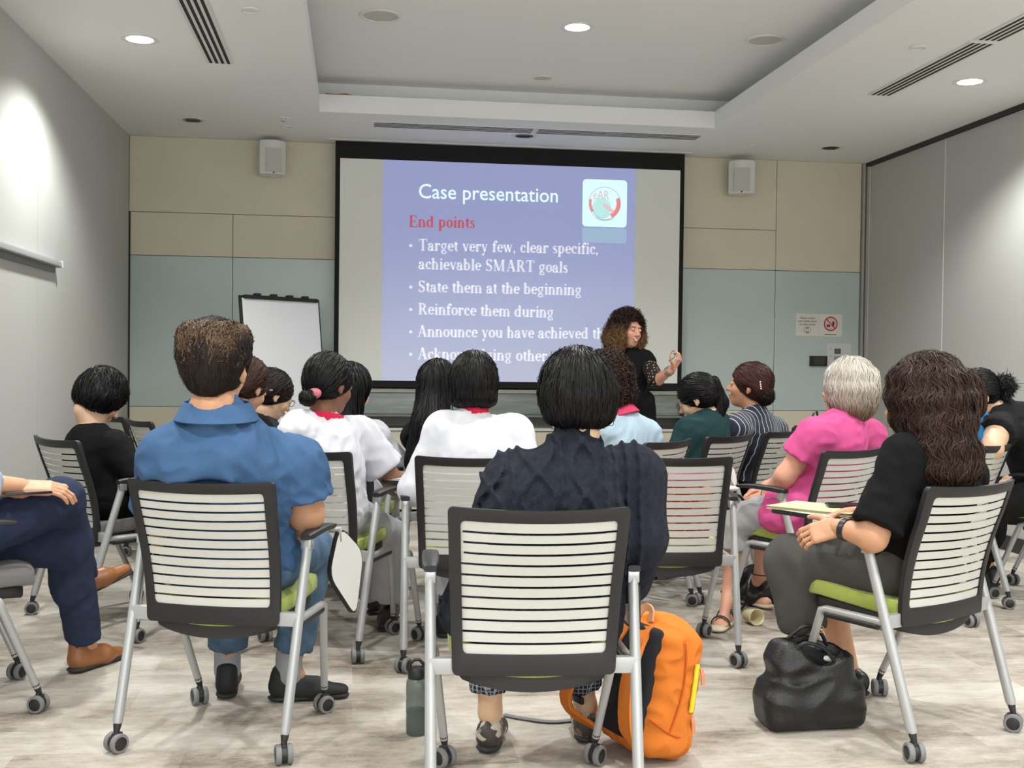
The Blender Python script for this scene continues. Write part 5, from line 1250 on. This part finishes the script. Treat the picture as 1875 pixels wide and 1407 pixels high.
J = person('person in a navy pinstriped top, reddish brown hair and pearl clip', None, cpos('C13'), cang('C13'), at(1372, 708, 6.05), dict(
    head=(18, -6, 0), hs=1.04, size=.95, sw=.172, skin='tan', top=m_pin, sleeve=.8, loose=.018, seed=53, SL=at(1345, 785, 5.9), SR=at(1418, 790, 6.2), N=at(1382, 762, 6.05), vox=.014, cvox=.010, tvox=.016, bottom=m_blk))
F_prs = [*cap(.008), ell((0, -.05, -.005), (.082, .066, .066), k=.03), ell((0, .100, -.055), (.072, .085, .10), k=.012, sub=True), ell((-.094, .004, -.028), (.03, .035, .030), k=.01, sub=True)]
make_hair(J['t'], hx(J, F_prs), hairmat('hair red brown', (52, 28, 26), (84, 50, 44), .36), .007, 3200, .09, hp_(J, (0, .09, .07)), width=.0028, lift=.004, jitter=.1, down=.3, seed=25, away=lambda P: np.array([[.1, -.8, -.3]]))
make_hair(J['t'], [ell(J['L'](at(1398, 722, 6.0)), (.052, .045, .042)), roundcone(J['L'](at(1390, 710, 6.0)), J['L'](at(1402, 726, 6.0)), .04, .04)], h_dk, .008, 1200, .06, J['L'](at(1390, 700, 6.0)), width=.003, lift=.012, jitter=.6, curlr=.004, curlf=200, name='hair_bun', seed=26)
for k in range(4):
    p = J['L'](at(1392+k*.5, 700+4*k, 5.93)); MB().lathe([(.001, -.005), (.004, -.003), (.005, 0), (.004, .003), (.001, .005)], 8, Matrix.Translation(Vector(p))).build('pearl', mat('pearl', (230, 226, 220), .2), J['t'], 2)
# --- grey hair, pink shirt
m_pink = cloth('bright pink cotton', (204, 84, 140), var=(20, .05)); m_capri = cloth('light grey cotton', (158, 158, 160))
J = person('person with a grey bob in a bright pink shirt and light grey capri trousers', None, cpos('C10'), cang('C10'), at(1552, 716, 4.88), dict(
    head=(4, -4, 0), hs=1.04, size=1.0, sw=.180, fat=1.18, arm=1.08, px=-.03, WR=loc2w('C10', (.05, .30, .62)), skin='rosy', top=m_pink, sleeve=.55, flare=.012, loose=.018, fold=.005, seed=57, hem=True,
    SL=at(1492, 800, 4.72), SR=at(1590, 800, 5.05), N=at(1545, 770, 4.86), EL=at(1438, 872, 4.76), WL=at(1402, 910, 4.92), handL=dict(d=(-.5, .6, -.3), n=(-.4, -.5, .6), t=(-.2, .7, .5), curl=.5),
    KL=at(1352, 955, 4.98), AL=at(1336, 1082, 4.98), FL=at(1318, 1098, 4.86), KR=at(1400, 950, 5.3), AR=at(1395, 1050, 5.3), bottom=m_capri, trouser=.40, tloose=.018, tflare=.018, tfold=.007, shoes=False, vox=.011, cvox=.009, tvox=.010))
t = J['t']
F_prs = hx(J, [*cap(.014, .004), ell((0, -.03, -.020), (.102, .100, .095), k=.03), ell((.0, -.035, -.075), (.088, .080, .045), k=.03), ell((0, .110, -.05), (.066, .072, .10), k=.012, sub=True)])
make_hair(t, F_prs, h_grey, .007, 5200, .10, hp_(J, (0, .02, .12)), width=.0028, lift=.010, wave=.004, jitter=.14, down=.85, seed=27, zgrad=None) if False else make_hair(t, F_prs, hairmat('hair grey graded', (196, 188, 176), (222, 216, 206), .45, (J['H'][2]+.04, J['H'][2]-.10, (132, 112, 90))), .007, 5200, .10, hp_(J, (0, .02, .12)), width=.0028, lift=.012, wave=.005, jitter=.16, down=.85, seed=27)
# sandals
m_sd = mat('black strap', (30, 28, 28), .5); m_sc = mat('cream sole', (206, 196, 170), .7)
for q in 'LR':
    A_ = J['A'+q]; d = nrm((J['F'+q]-A_)*V3(1, 1, 0)); sd = np.array([-d[1], d[0], 0]); 
    f0 = np.array([A_[0], A_[1], .0])-d*.04
    so = soft('sandal_sole', [roundcone(f0+V3(0, 0, .016), f0+d*.22+V3(0, 0, .014), .036, .040, k=.01, sq=(V3(0, 0, 1), 3.0))], .006, m_sc, t)
    for (f_, z_) in ((.17, .062), (.10, .085)):
        P = [f0+d*f_+sd*.044*math.cos(a)+V3(0, 0, .02+(z_-.02)*math.sin(a)) for a in np.linspace(0, PI, 9)]; MB().tube(P, .006, 6, sq=.5).build('strap', m_sd, so, 1)
    P = [A_+V3(0, 0, -.005)+(sd*math.cos(a)+d*math.sin(a))*.040 for a in np.linspace(0, 2*PI, 13)]; MB().tube(P, .006, 6, sq=.5).build('strap', m_sd, so, 1)
P = [J['WL']-nrm(J['WL']-J['EL'])*.02+(nrm(np.cross(J['WL']-J['EL'], [0, 0, 1]))*math.cos(a)+nrm(np.cross(np.cross(J['WL']-J['EL'], [0, 0, 1]), J['WL']-J['EL']))*math.sin(a))*.031 for a in np.linspace(0, 2*PI, 15)]
MB().tube(P, .004, 6).build('wristwatch', m_black, t, 1)
# --- bright blue top behind the brown-haired woman
m_bb = cloth('bright blue cotton', (30, 104, 158))
J = person('person in a bright blue top with brown hair, mostly hidden behind the long-haired woman', None, cpos('C17'), cang('C17'), at(1752, 730, 5.12), dict(
    head=(10, 18, 0), hs=1.02, size=.95, sw=.170, skin='tan', top=m_bb, sleeve=.7, seed=61, SR=at(1790, 782, 5.25), vox=.014, cvox=.011, tvox=.016, bottom=m_blk))
F_prs = hx(J, [*cap(.014, .004), ell((0, -.035, -.030), (.098, .09, .095), k=.03), ell((0, .120, -.05), (.062, .070, .10), k=.012, sub=True)])
make_hair(J['t'], F_prs, h_brown, .009, 2200, .11, hp_(J, (0, .02, .12)), width=.0035, lift=.006, jitter=.1, down=.9, seed=28)
# --- woman in black by the right wall
m_dgrey = cloth('faded black cotton', (28, 28, 30))
J = person('person in a black short-sleeved top looking down, spiky tied black hair, by the right wall', None, cpos('C18'), cang('C18'), at(1792, 726, 5.40), dict(
    head=(26, 40, 0), hs=1.04, size=1.0, sw=.180, fat=1.15, arm=1.25, skin='light', top=m_dgrey, sleeve=.28, flare=.01, loose=.018, seed=63, hunch=.06, SL=at(1826, 790, 5.15), SR=at(1895, 790, 5.6), N=at(1838, 752, 5.42), EL=at(1815, 822, 4.98), WL=at(1800, 850, 5.3),
    KL=at(1822, 925, 5.2), vox=.012, cvox=.010, tvox=.014, bottom=m_blk))
F_prs = [*cap(.006), ell((0, -.05, -.005), (.078, .060, .062), k=.03), ell((0, .106, -.055), (.068, .085, .095), k=.012, sub=True), ell((-.094, .0, -.028), (.03, .035, .030), k=.01, sub=True)]
make_hair(J['t'], hx(J, F_prs), h_black, .007, 3000, .09, hp_(J, (0, .09, .07)), width=.0026, lift=.003, jitter=.05, down=.1, seed=29, away=lambda P: np.array([[0, -.9, .0]]))
a = hp_(J, (0, -.12, -.005)); make_hair(J['t'], [ell(a+(-J['fwd'])*.025+V3(0, 0, -.03), (.038, .045, .045))], h_black, .007, 1100, .065, a, width=.003, lift=.01, mode=.4, down=.5, jitter=.6, name='ponytail', seed=30)
soft('hair_tie', [ell(a, (.026, .018, .026))], .006, mat('white hair tie', (196, 190, 186), .7), J['t'])

# --- the speaker, standing
m_lace = mat('black lace', (18, 18, 20), .8); nt, b = nodes(m_lace); tc = N('ShaderNodeTexCoord'); vo = N('ShaderNodeTexVoronoi', Scale=48); vo.inputs['Randomness'].default_value = .3
nt.links.new(tc.outputs['Object'], vo.inputs['Vector']); lt = N('ShaderNodeMath'); lt.operation = 'GREATER_THAN'; lt.inputs[1].default_value = .30; nt.links.new(vo.outputs['Distance'], lt.inputs[0])
mx = N('ShaderNodeMixRGB'); mx.inputs[1].default_value = lin((186, 148, 124)); mx.inputs[2].default_value = lin((18, 18, 20)); nt.links.new(lt.outputs[0], mx.inputs[0]); nt.links.new(mx.outputs[0], b.inputs['Base Color'])
YSP = 7.85
Hs = at(1150, 606, YSP); sp0 = (at(1150, 700, YSP)[0], YSP)
angS = PI-.55      # turned towards the audience, slightly to the right of the picture
g_ = lambda u, v, Y: at(u, v, Y)
J = person('person standing by the screen in black dress with big curly hair, arm out', None, sp0, PI, Hs, dict(
    head=(27, 2, -6), hs=1.02, size=.95, sw=.165, fat=.90, skin='rosy', top=cloth('black dress crepe', (16, 16, 19)), sleeve=.30, flare=0, loose=.010, fold=.003, seed=71, neckfill=.30, bust=1.1,
    clip=False, P=g_(1150, 738, YSP), N=g_(1152, 647, YSP+.02), SR=g_(1108, 656, YSP+.03), SL=g_(1182, 660, YSP), EL=g_(1203, 697, YSP-.20), WL=g_(1232, 675, YSP-.36), ER=g_(1098, 705, YSP+.06), WR=g_(1120, 735, YSP-.12),
    handL=dict(d=(.45, -.25, .75), n=(.5, -.5, -.5), t=(-.7, -.3, .5), curl=1.35),
    KL=g_(1165, 735, YSP)*V3(1, 1, 0)+V3(.08, -.03, .47), KR=g_(1150, 735, YSP)*V3(1, 1, 0)+V3(-.08, -.02, .47), AL=(sp0[0]+.10, YSP, .10), AR=(sp0[0]-.10, YSP, .10), FL=(sp0[0]+.14, YSP-.14, .05), FR=(sp0[0]-.12, YSP-.15, .05),
    bottom=cloth('black dress crepe', (16, 16, 19)), trouser=.25, tloose=.02, vox=.010, hvox=.0045, cvox=.008, shoe=('court shoe black', (28, 26, 28), .4), ankle=.01))
t = J['t']
pr = [roundcone(J['P']+V3(0, 0, .12), J['P']+V3(0, 0, -.05), .125, .155, k=.05, sq=(V3(0, 1, 0), 1.3)), roundcone(J['P']+V3(0, 0, -.05), J['P']+V3(0, 0, -.38), .155, .165, k=.05, sq=(V3(0, 1, 0), 1.25)), half(J['P']+V3(0, 0, -.42), (0, 0, -1))]
soft('dress_skirt', pr[:2]+[rbox(J['P']+V3(0, 0, -.52), (.4, .4, .1), .004, k=.004, sub=True)], .012, cloth('black dress crepe', (16, 16, 19)), t, folds(.004, 1, 6))
for q in 'LR':
    S, E_ = J['S'+q], J['E'+q]; i = -1 if q == 'L' else 1
    soft('lace_sleeve', [roundcone(S, S+(E_-S)*.95, .056, .058, k=.02), roundcone(S+(E_-S)*.5, S+(E_-S)*.80+V3(0, 0, -.03), .05, .05, k=.02)], .007, m_lace, t)
F_prs = hx(J, [ell((0, -.018, .040), (.095, .108, .098), k=.03), ell((-.078, -.025, -.055), (.058, .072, .088), k=.04), ell((.078, -.025, -.055), (.058, .072, .088), k=.04), ell((0, -.07, -.06), (.11, .06, .11), k=.04), ell((0, .130, -.020), (.070, .115, .100), k=.010, sub=True)])
hm = hairmat('hair speaker', (34, 24, 20), (60, 42, 32), .5, (J['H'][2]+.06, J['H'][2]-.06, (140, 106, 72)))
make_hair(t, F_prs, hm, .009, 7000, .07, hp_(J, (0, .0, .12)), width=.0032, lift=.040, jitter=.6, down=.6, seg=13, curlr=.007, curlf=300, seed=31, disp=folds(.012, 3, 4))
for s_ in (-1, 1):
    e_ = hp_(J, (s_*.031, .0935, .006)); soft('eye', [ell(e_, (.0092, .0085, .0046), J['Rh'])], .003, mat('eye white', (214, 208, 204), .3), t)
    e_ = hp_(J, (s_*.031+.001, .1020, .006)); soft('iris', [ell(e_, (.0042, .002, .0042), J['Rh'])], .002, mat('iris', (50, 36, 28), .2), t)
    soft('eyebrow', hx(J, [roundcone((s_*.018, .099, .024), (s_*.046, .090, .026), .003, .0022)]), .003, h_dk, t)
soft('lips', hx(J, [roundcone((-.023, .092, -.058), (0, .102, -.0535), .0035, .0045, k=.003), roundcone((.023, .092, -.058), (0, .102, -.0535), .0035, .0045, k=.003), roundcone((-.022, .092, -.060), (0, .100, -.0755), .0035, .005, k=.003), roundcone((.022, .092, -.060), (0, .100, -.0755), .0035, .005, k=.003)]), .0025, mat('lips', (178, 96, 90), .4), t)
soft('teeth', hx(J, [ell((0, .0985, -.0635), (.015, .006, .0065))]), .0025, mat('teeth', (232, 228, 218), .3), t)
# bracelets on the raised wrist
dW = nrm(J['WL']-J['EL']); 
for k in range(3):
    M_ = Matrix.Translation(Vector(J['WL']-dW*(.03+.014*k))) @ Vector(dW).to_track_quat('Z', 'Y').to_matrix().to_4x4()
    MB().tube([(.033*math.cos(a), .033*math.sin(a), .002*math.sin(3*a)) for a in np.linspace(0, 2*PI, 21)], .003, 6, M_, cap=False).build('bracelet', mat('silver', (200, 200, 204), .25, metal=.9), t, 1)
HANDW = g_(1236, 662, YSP-.38)
# ------------------------------------------------------------------ bags and small things
m_or = cloth('orange ripstop', (206, 116, 44), bump=(420, .2)); m_ord = cloth('orange strap webbing', (196, 92, 36)); m_mesh = cloth('dark mesh padding', (44, 44, 48), bump=(600, .6))
pc = atz(1178, 1392, 0); t = empty('backpack', (pc[0]+.035, pc[1]+.07, 0), label='orange backpack with yellow side zip on the carpet beside the nearest chair', cat='backpack')
t.rotation_euler = (0, 0, -1.22); t.scale = (1, 1, .93)
A = rotm(0, 11.5, 0)     # leans away from its straps
lean = lambda prs: xf(prs, A, V3(0, -.035, .012))
ff = folds(.005, .8, 77)
def LP(p): return A @ np.array(p, float)+V3(0, -.035, .012)
PB = lean([rbox((0, -.01, .215), (.150, .085, .205), .055, k=.02), ell((0, .045, .21), (.125, .085, .19), k=.04), ell((0, -.0, .385), (.12, .085, .07), k=.04), ell((0, .03, .07), (.150, .10, .075), k=.05), rbox((0, 0, -.10), (.4, .4, .1), .01, k=.01, sub=True)])
soft('pack_body', PB, .007, m_or, t, ff)
def onside(y, z):
    for x in np.arange(.22, .0, -.002):
        p = LP((x, y, z))
        if min(float(deval(q, p[0], p[1], p[2])) for q in PB if not q['sub']) < .004: return p
    return LP((.1, y, z))
soft('back_panel', lean([rbox((0, -.088, .23), (.118, .020, .185), .02, k=.01), ell((-.05, -.105, .30), (.045, .018, .07), k=.02), ell((.05, -.105, .30), (.045, .018, .07), k=.02), ell((0, -.105, .12), (.09, .018, .06), k=.02)]), .006, m_mesh, t)
def ribbon(pts, w, th, nrmv):
    """flat band along points; nrmv = band normal"""
    pts = [np.array(p, float) for p in pts]; V = []; F = []; K = len(pts); n_ = nrm(nrmv)
    for i, p in enumerate(pts):
        d = nrm(pts[min(i+1, K-1)]-pts[max(i-1, 0)]); s_ = nrm(np.cross(d, n_)); nn = nrm(np.cross(s_, d))
        for a, b_ in ((-1, -1), (1, -1), (1, 1), (-1, 1)): V.append(p+s_*a*w/2+nn*b_*th/2)
        if i: F += [((i-1)*4+k, (i-1)*4+(k+1) % 4, i*4+(k+1) % 4, i*4+k) for k in range(4)]
    F += [(3, 2, 1, 0), tuple((K-1)*4+k for k in range(4))]
    return MB().add([tuple(v_) for v_ in V], F)
def spline(P, n=18):
    P = [np.array(p, float) for p in P]; P = [2*P[0]-P[1]]+P+[2*P[-1]-P[-2]]; out = []
    S_ = len(P)-3
    for i in range(n):
        u = i/(n-1)*S_; k = min(int(u), S_-1); f = u-k; a, b_, c, d = P[k:k+4]
        out.append(.5*((2*b_)+(-a+c)*f+(2*a-5*b_+4*c-d)*f*f+(-a+3*b_-3*c+d)*f**3))
    return out
for s_, out in ((-1, .10), (1, .045)):
    pts = spline([LP((s_*.05, -.095, .41)), LP((s_*.065, -.13, .34)), LP((s_*.10, -.12-out, .22)), LP((s_*.13, -.12-out*.9, .10)), LP((s_*.12, -.10, .03))])
    o_ = ribbon(pts, .058, .012, (0, -1, .2)).build('shoulder_strap', m_or, t, .7)
    ribbon([p+np.array([0, .007, -.002]) for p in pts], .050, .008, (0, -1, .2)).build('strap_padding', m_mesh, o_, .7)
    MB().box(tuple(LP((s_*.12, -.115-out*.6, .12))), (.05, .012, .022), None, .003).build('buckle', m_black, o_)
ribbon(spline([LP((-.035, -.075, .425)), LP((-.02, -.07, .462)), LP((.02, -.07, .462)), LP((.035, -.075, .425))], 10), .024, .006, (0, -1, 0)).build('top_handle', mat('tan webbing', (196, 140, 100), .8), t, .7)
yz = [onside(y, z)+V3(.003, 0, 0) for y, z in zip(np.linspace(.035, .050, 9), np.linspace(.325, .17, 9))]; o_ = ribbon(yz, .016, .005, (1, .2, 0)).build('side_zip', mat('yellow zip tape', (226, 204, 40), .6), t, .6)
m_pull = mat('tan zip pull', (200, 130, 84), .6)
for p in (onside(.060, .31)+V3(.008, 0, 0), onside(.075, .15)+V3(.010, 0, 0)): ribbon([p, p+V3(.006, 0, -.02), p+V3(.008, 0, -.05)], .012, .004, (1, 0, 0)).build('zip_pull', m_pull, t)
for zz in (.0,): 
    MB().tube([tuple(p) for p in [onside(-.02+.02*math.sin(i/13*PI), .385-.28*i/13) for i in range(14)]], .003, 6).build('seam_piping', m_ord, t, 1)
    MB().tube([tuple(p) for p in [onside(-.085+.18*i/13, .135-.045*math.sin(i/13*PI*.8)) for i in range(14)]], .003, 6).build('seam_piping', m_ord, t, 1)
L_ = lambda p: np.array(t.matrix_world.inverted() @ Vector(p)) if False else None
ca, sa = math.cos(-1.22), math.sin(-1.22); tx, ty = t.location.x, t.location.y
def tl(p): dx, dy = p[0]-tx, p[1]-ty; return (ca*dx+sa*dy, -sa*dx+ca*dy, p[2])
w0 = [atz(u, v_, .006) for u, v_ in ((1090, 1322), (1060, 1318), (1010, 1322), (960, 1316), (922, 1309))]
ribbon([tl(p) for p in spline(w0, 14)], .022, .003, (0, 0, 1)).build('loose_webbing', mat('grey webbing', (112, 114, 116), .7), t, .7)
q = atz(1078, 1312, .02); MB().box(tl((q[0], q[1], .03)), (.035, .03, .05), None, .006).build('buckle', m_black, t)

m_leather = mat('black leather', (20, 20, 22), .42, bump=(160, .25), spec=.5)
hb = atz(1502, 1345, 0); t = empty('handbag', (hb[0]+.0, hb[1]+.09, 0), .04, label='slouchy black leather handbag standing open on the carpet beside the lime seat', cat='handbag')
fb_ = folds(.0065, .55, 91)
pr = [rbox((0, 0, .075), (.178, .085, .075), .045, k=.05), rbox((-.005, 0, .16), (.140, .075, .10), .05, k=.06), rbox((-.04, .01, .235), (.085, .062, .055), .04, k=.05), rbox((.065, 0, .21), (.05, .06, .045), .035, k=.04),
      ell((.012, -.005, .275), (.098, .050, .105), k=.012, sub=True), ell((.02, -.07, .27), (.07, .05, .05), k=.012, sub=True), rbox((0, 0, -.1), (.4, .4, .1), .004, k=.004, sub=True)]
soft('bag_body', pr, .0065, m_leather, t, lambda X, Y, Z: fb_(X, Y, Z)*np.clip(Z*9, .1, 1))
MB().tube(spline([(-.085, -.050, .255), (-.05, -.062, .292), (.02, -.065, .27), (.075, -.062, .20)], 16), .0065, 8).build('handle', m_leather, t, 1)
MB().tube(spline([(-.075, .045, .27), (-.01, .03, .325), (.05, .03, .30), (.085, .04, .23)], 16), .0065, 8).build('handle', m_leather, t, 1)
ribbon(spline([(.10, -.05, .235), (.115, -.05, .19), (.118, -.055, .12), (.12, -.07, .08)], 10), .012, .004, (1, -1, 0)).build('strap', m_leather, t, .7)
for p in ((-.085, -.058, .25), (.045, .02, .315), (.098, -.052, .236)): MB().tube([(p[0]+.010*math.cos(a), p[1], p[2]+.010*math.sin(a)) for a in np.linspace(0, 2*PI, 13)], .0025, 6).build('ring', mat('brass', (190, 150, 90), .3, metal=.9), t, 1)
soft('white_case', [roundcone((.025, -.01, .225), (.075, -.01, .222), .018, .014, sq=(V3(0, 0, 1), 1.4))], .004, mat('white plastic', (224, 224, 222), .35), None); o_ = bpy.data.objects['white_case']
o_.location = t.location; o_.rotation_euler = t.rotation_euler; tag(o_, 'small white glossy case peeking out of the black handbag', 'case')
soft('scarf', [ell((-.02, 0, .235), (.05, .03, .03)), ell((.02, .0, .215), (.05, .03, .03))], .006, cloth('black scarf', (30, 30, 32)), None, folds(.008, .5, 3)); o_ = bpy.data.objects['scarf']
o_.location = t.location; o_.rotation_euler = t.rotation_euler; tag(o_, 'crumpled black scarf stuffed inside the black handbag', 'scarf')

# crumpled black bag on the floor under the pink shirt's chair
p = atz(1395, 1112, 0); fb2 = folds(.018, .6, 17)
t = empty('black_bag', (p[0]+.06, p[1]+.10, 0), .3, label='crumpled black cloth bag on the carpet behind the fallen paper cup', cat='bag')
soft('bag_body', [ell((0, 0, .06), (.19, .13, .085), k=.04), ell((-.05, .02, .12), (.10, .08, .07), k=.04), rbox((0, 0, -.1), (.4, .4, .1), .004, k=.004, sub=True)], .009, mat('black nylon', (18, 18, 20), .35), t, fb2)
MB().tube(spline([(-.15, -.05, .06), (-.22, -.10, .012), (-.30, -.12, .008), (-.36, -.18, .008)], 14), .007, 6).build('strap', mat('black nylon', (18, 18, 20), .35), t, 1)
# paper cup on its side
p = atz(1377, 1143, .0); t = empty('paper_cup', (p[0], p[1], .036), label='cream paper cup lying on its side on the carpet', cat='cup'); t.rotation_euler = (PI/2-.09, 0, .15)
MB().lathe([(.026, -.045), (.027, -.045), (.036, .043), (.0375, .045), (.036, .046), (.0345, .043), (.0255, -.040), (.001, -.040)], 28, None, False).build('cup_wall', mat('cream paper', (222, 214, 176), .7), t, .8)
MB().lathe([(.026, -.045), (.001, -.043)], 24, None, False).build('cup_base', mat('cream paper', (222, 214, 176), .7), t)
# water bottle
p = atz(763, 1350, 0); t = empty('water_bottle', (p[0], p[1]+.03, 0), label='smoky grey water bottle with black cap standing on the carpet left of the nearest chair', cat='bottle')
m_sm = mat('smoky plastic', (92, 106, 100), .12, alpha=.72, spec=.6)
MB().lathe([(.001, .002), (.030, .0), (.033, .006), (.034, .05), (.033, .058), (.034, .066), (.034, .105), (.0325, .112), (.034, .12), (.034, .158), (.030, .168), (.026, .174)], 28, None, False).build('bottle_wall', m_sm, t, .8)
MB().lathe([(.0, .004), (.0305, .008), (.0315, .075), (.0, .075)], 24, None, False).build('water', mat('water dark', (58, 70, 66), .1), t, .8)
MB().lathe([(.028, .170), (.029, .174), (.029, .195), (.024, .203), (.012, .206), (.001, .206)], 24, None, False).build('cap', m_black, t, .6)
MB().tube([(-.024, 0, .196), (-.022, 0, .216), (-.008, 0, .226), (.008, 0, .226), (.020, 0, .214), (.024, 0, .196)], .0055, 8).build('carry_loop', m_black, t, 1)
t.scale = (1, 1, 1.06)

# phone under the hand
a, c = at(18, 903, 3.96), at(80, 893, 3.99); d = Vector(c-a); ph = empty('phone', tuple((a+c)/2+V3(0, 0, -.008)), math.atan2(d.y, d.x)+.2, label='dark phone under the hand on the navy trouser knee', cat='phone')
MB().box((0, 0, 0), (.15, .072, .008), None, .003).build('phone_case', mat('phone case', (28, 28, 44), .2), ph, .5); MB().box((0, 0, .0045), (.14, .064, .001)).build('phone_screen', mat('phone glass', (10, 10, 12), .08), ph)
# folder and phone on the folding tablet by the grey skirt
x, y, an = CH['C3'][:3]
def onC(k, p):
    q = loc2w(k, p); return q
q = onC('C3', (-.06, .33, .694)); t = empty('folder', q, an+.25, label='pale yellow folder of papers on the folding tablet over the grey skirt', cat='folder')
m_yel = mat('pale yellow card', (214, 212, 150), .7)
MB().box((0, 0, 0), (.23, .31, .0015)).build('back_cover', m_yel, t); MB().box((.0, .0, .004), (.21, .295, .005)).build('papers', mat('paper', (206, 208, 206), .8), t); MB().box((.0, 0, .0075), (.23, .31, .0012), Matrix.Rotation(.015, 4, 'Y')).build('front_cover', m_yel, t)
q = onC('C3', (.02, .28, .709)); t = empty('phone', q, an+.9, label='dark phone lying on the pale yellow folder', cat='phone')
MB().box((0, 0, 0), (.075, .15, .009), None, .003).build('phone_case', mat('phone case dark', (30, 28, 30), .3), t, .5); MB().box((0, 0, .005), (.068, .14, .0008)).build('phone_screen', mat('phone glass', (10, 10, 12), .08), t)
# papers
q = onC('C7', (.33, .31, .686)); t = empty('papers', q, -.2, label='loose printed sheets on the white uniformed nurse\'s folding tablet', cat='papers')
for k in range(4): MB().box((.006*k, .004*k, .0012*k), (.21, .15, .0008), Matrix.Rotation(.05*k, 4, 'Z')).build('sheet', mat('paper white', (220, 226, 230), .8), t)
q = at(222, 838, 5.48); t = empty('paper_sheet', tuple(q), -.9, label='curled white sheet held up by the bowed woman in black', cat='papers'); t.rotation_euler = (.35, .15, -.6)
V = []; F = []
for j in range(7):
    for i in range(2): V.append((-.105+.21*i, -.03*math.sin(j/6*2.2), -.14+.28*j/6))
    if j: F.append((2*j-2, 2*j-1, 2*j+1, 2*j))
MB().add(V, F).build('sheet', mat('paper white', (220, 226, 230), .8), t, 1)
# pink and red folded jacket resting on the empty chair
x, y, an = CH['C9'][:3]; t = empty('folded_jacket', (x, y, 0), an, label='pink and red patterned jacket propped on the empty slat-back chair', cat='jacket')
m_redp = cloth('red patterned cotton', (206, 58, 40)); nt, b = nodes(m_redp); tc = N('ShaderNodeTexCoord'); vo = N('ShaderNodeTexVoronoi', Scale=26); nt.links.new(tc.outputs['Object'], vo.inputs['Vector'])
rp = N('ShaderNodeValToRGB'); rp.color_ramp.elements[0].color = lin((214, 60, 36)); rp.color_ramp.elements[1].color = lin((232, 150, 110)); rp.color_ramp.elements[0].position = .45; rp.color_ramp.elements[1].position = .6; nt.links.new(vo.outputs['Distance'], rp.inputs[0]); nt.links.new(rp.outputs[0], b.inputs['Base Color'])
soft('red_part', [rbox((.0, -.075, .60), (.17, .045, .125), .04, rotm(0, 0, 0), k=.03)], .010, m_redp, t, folds(.008, 1, 5))
soft('pink_part', [rbox((.02, -.135, .765), (.15, .035, .05), .03, k=.03)], .009, cloth('pale pink cotton', (224, 150, 176)), t, folds(.006, 1, 6))
# black tote and cloth on the chair right of the pinstripes
x, y, an = CH['C14'][:3]; t = empty('tote_bag', (x, y, .50), an, label='black tote bag with white trim standing on the chair beside the pinstriped woman', cat='bag')
soft('bag_body', [rbox((0, -.02, .17), (.15, .07, .17), .04, k=.03)], .010, cloth('tote black', (34, 34, 46)), t, folds(.012, .8, 8))
soft('white_cloth', [ell((-.05, -.04, .345), (.07, .05, .02), k=.02)], .008, cloth('white lining', (214, 214, 218)), t, folds(.01, .5, 2))
MB().tube(spline([(-.03, -.04, .33), (-.02, -.05, .40), (.03, -.05, .42), (.06, -.04, .33)], 14), .006, 6).build('handle', m_black, t, 1)
# small shoulder bag on the lap of the pink shirt
q = at(1348, 928, 5.02); t = empty('shoulder_bag', tuple(q), .6, label='small black shoulder bag on the lap beside the grey capri trousers', cat='bag')
soft('bag_body', [rbox((-.03, 0, -.03), (.06, .04, .055), .02)], .006, m_leather, t, folds(.004, .7, 3))
MB().tube(spline([(-.07, 0, .02), (-.01, -.01, .055), (.035, -.02, .02), (.055, -.03, -.045)], 16), .0065, 8).build('handle', m_leather, t, 1)
MB().tube([(.055+.009*math.cos(a), -.032, -.05+.009*math.sin(a)) for a in np.linspace(0, 2*PI, 13)], .0025, 6).build('ring', mat('brass', (190, 150, 90), .3, metal=.9), t, 1)
# white curled spoon-like piece seen between the chairs
q = at(1340, 880, 4.95); t = empty('plastic_spoon_rest', tuple(q), .3, label='white curved plastic piece standing between the chairs beside the pink shirt', cat='tableware')
soft('blade', [ell((.008, 0, .02), (.016, .005, .05), rotm(0, 0, -18))], .004, mat('white plastic', (224, 224, 222), .35), t); soft('dish', [ell((-.005, .0, -.035), (.038, .035, .014)), ell((-.005, .0, -.022), (.03, .028, .012), sub=True, k=.004)], .004, mat('white plastic', (224, 224, 222), .35), t)
# folded spectacles in the speaker's hand
q = at(1232, 650, YSP-.38); t = empty('folded_glasses', tuple(q), .3, label='black folded spectacles held in the speaker\'s raised hand', cat='glasses')
MB().tube([(.024*math.cos(a)*.7, 0, .030*math.sin(a)) for a in np.linspace(0, 2*PI, 21)], .0022, 6, Matrix.Rotation(.35, 4, 'Y'), cap=False).build('lens_rim', m_black, t, 1)
MB().tube([(-.03, .0, -.045), (-.012, .002, -.02), (0, 0, -.03)], .0035, 6).build('temple', m_black, t, 1)
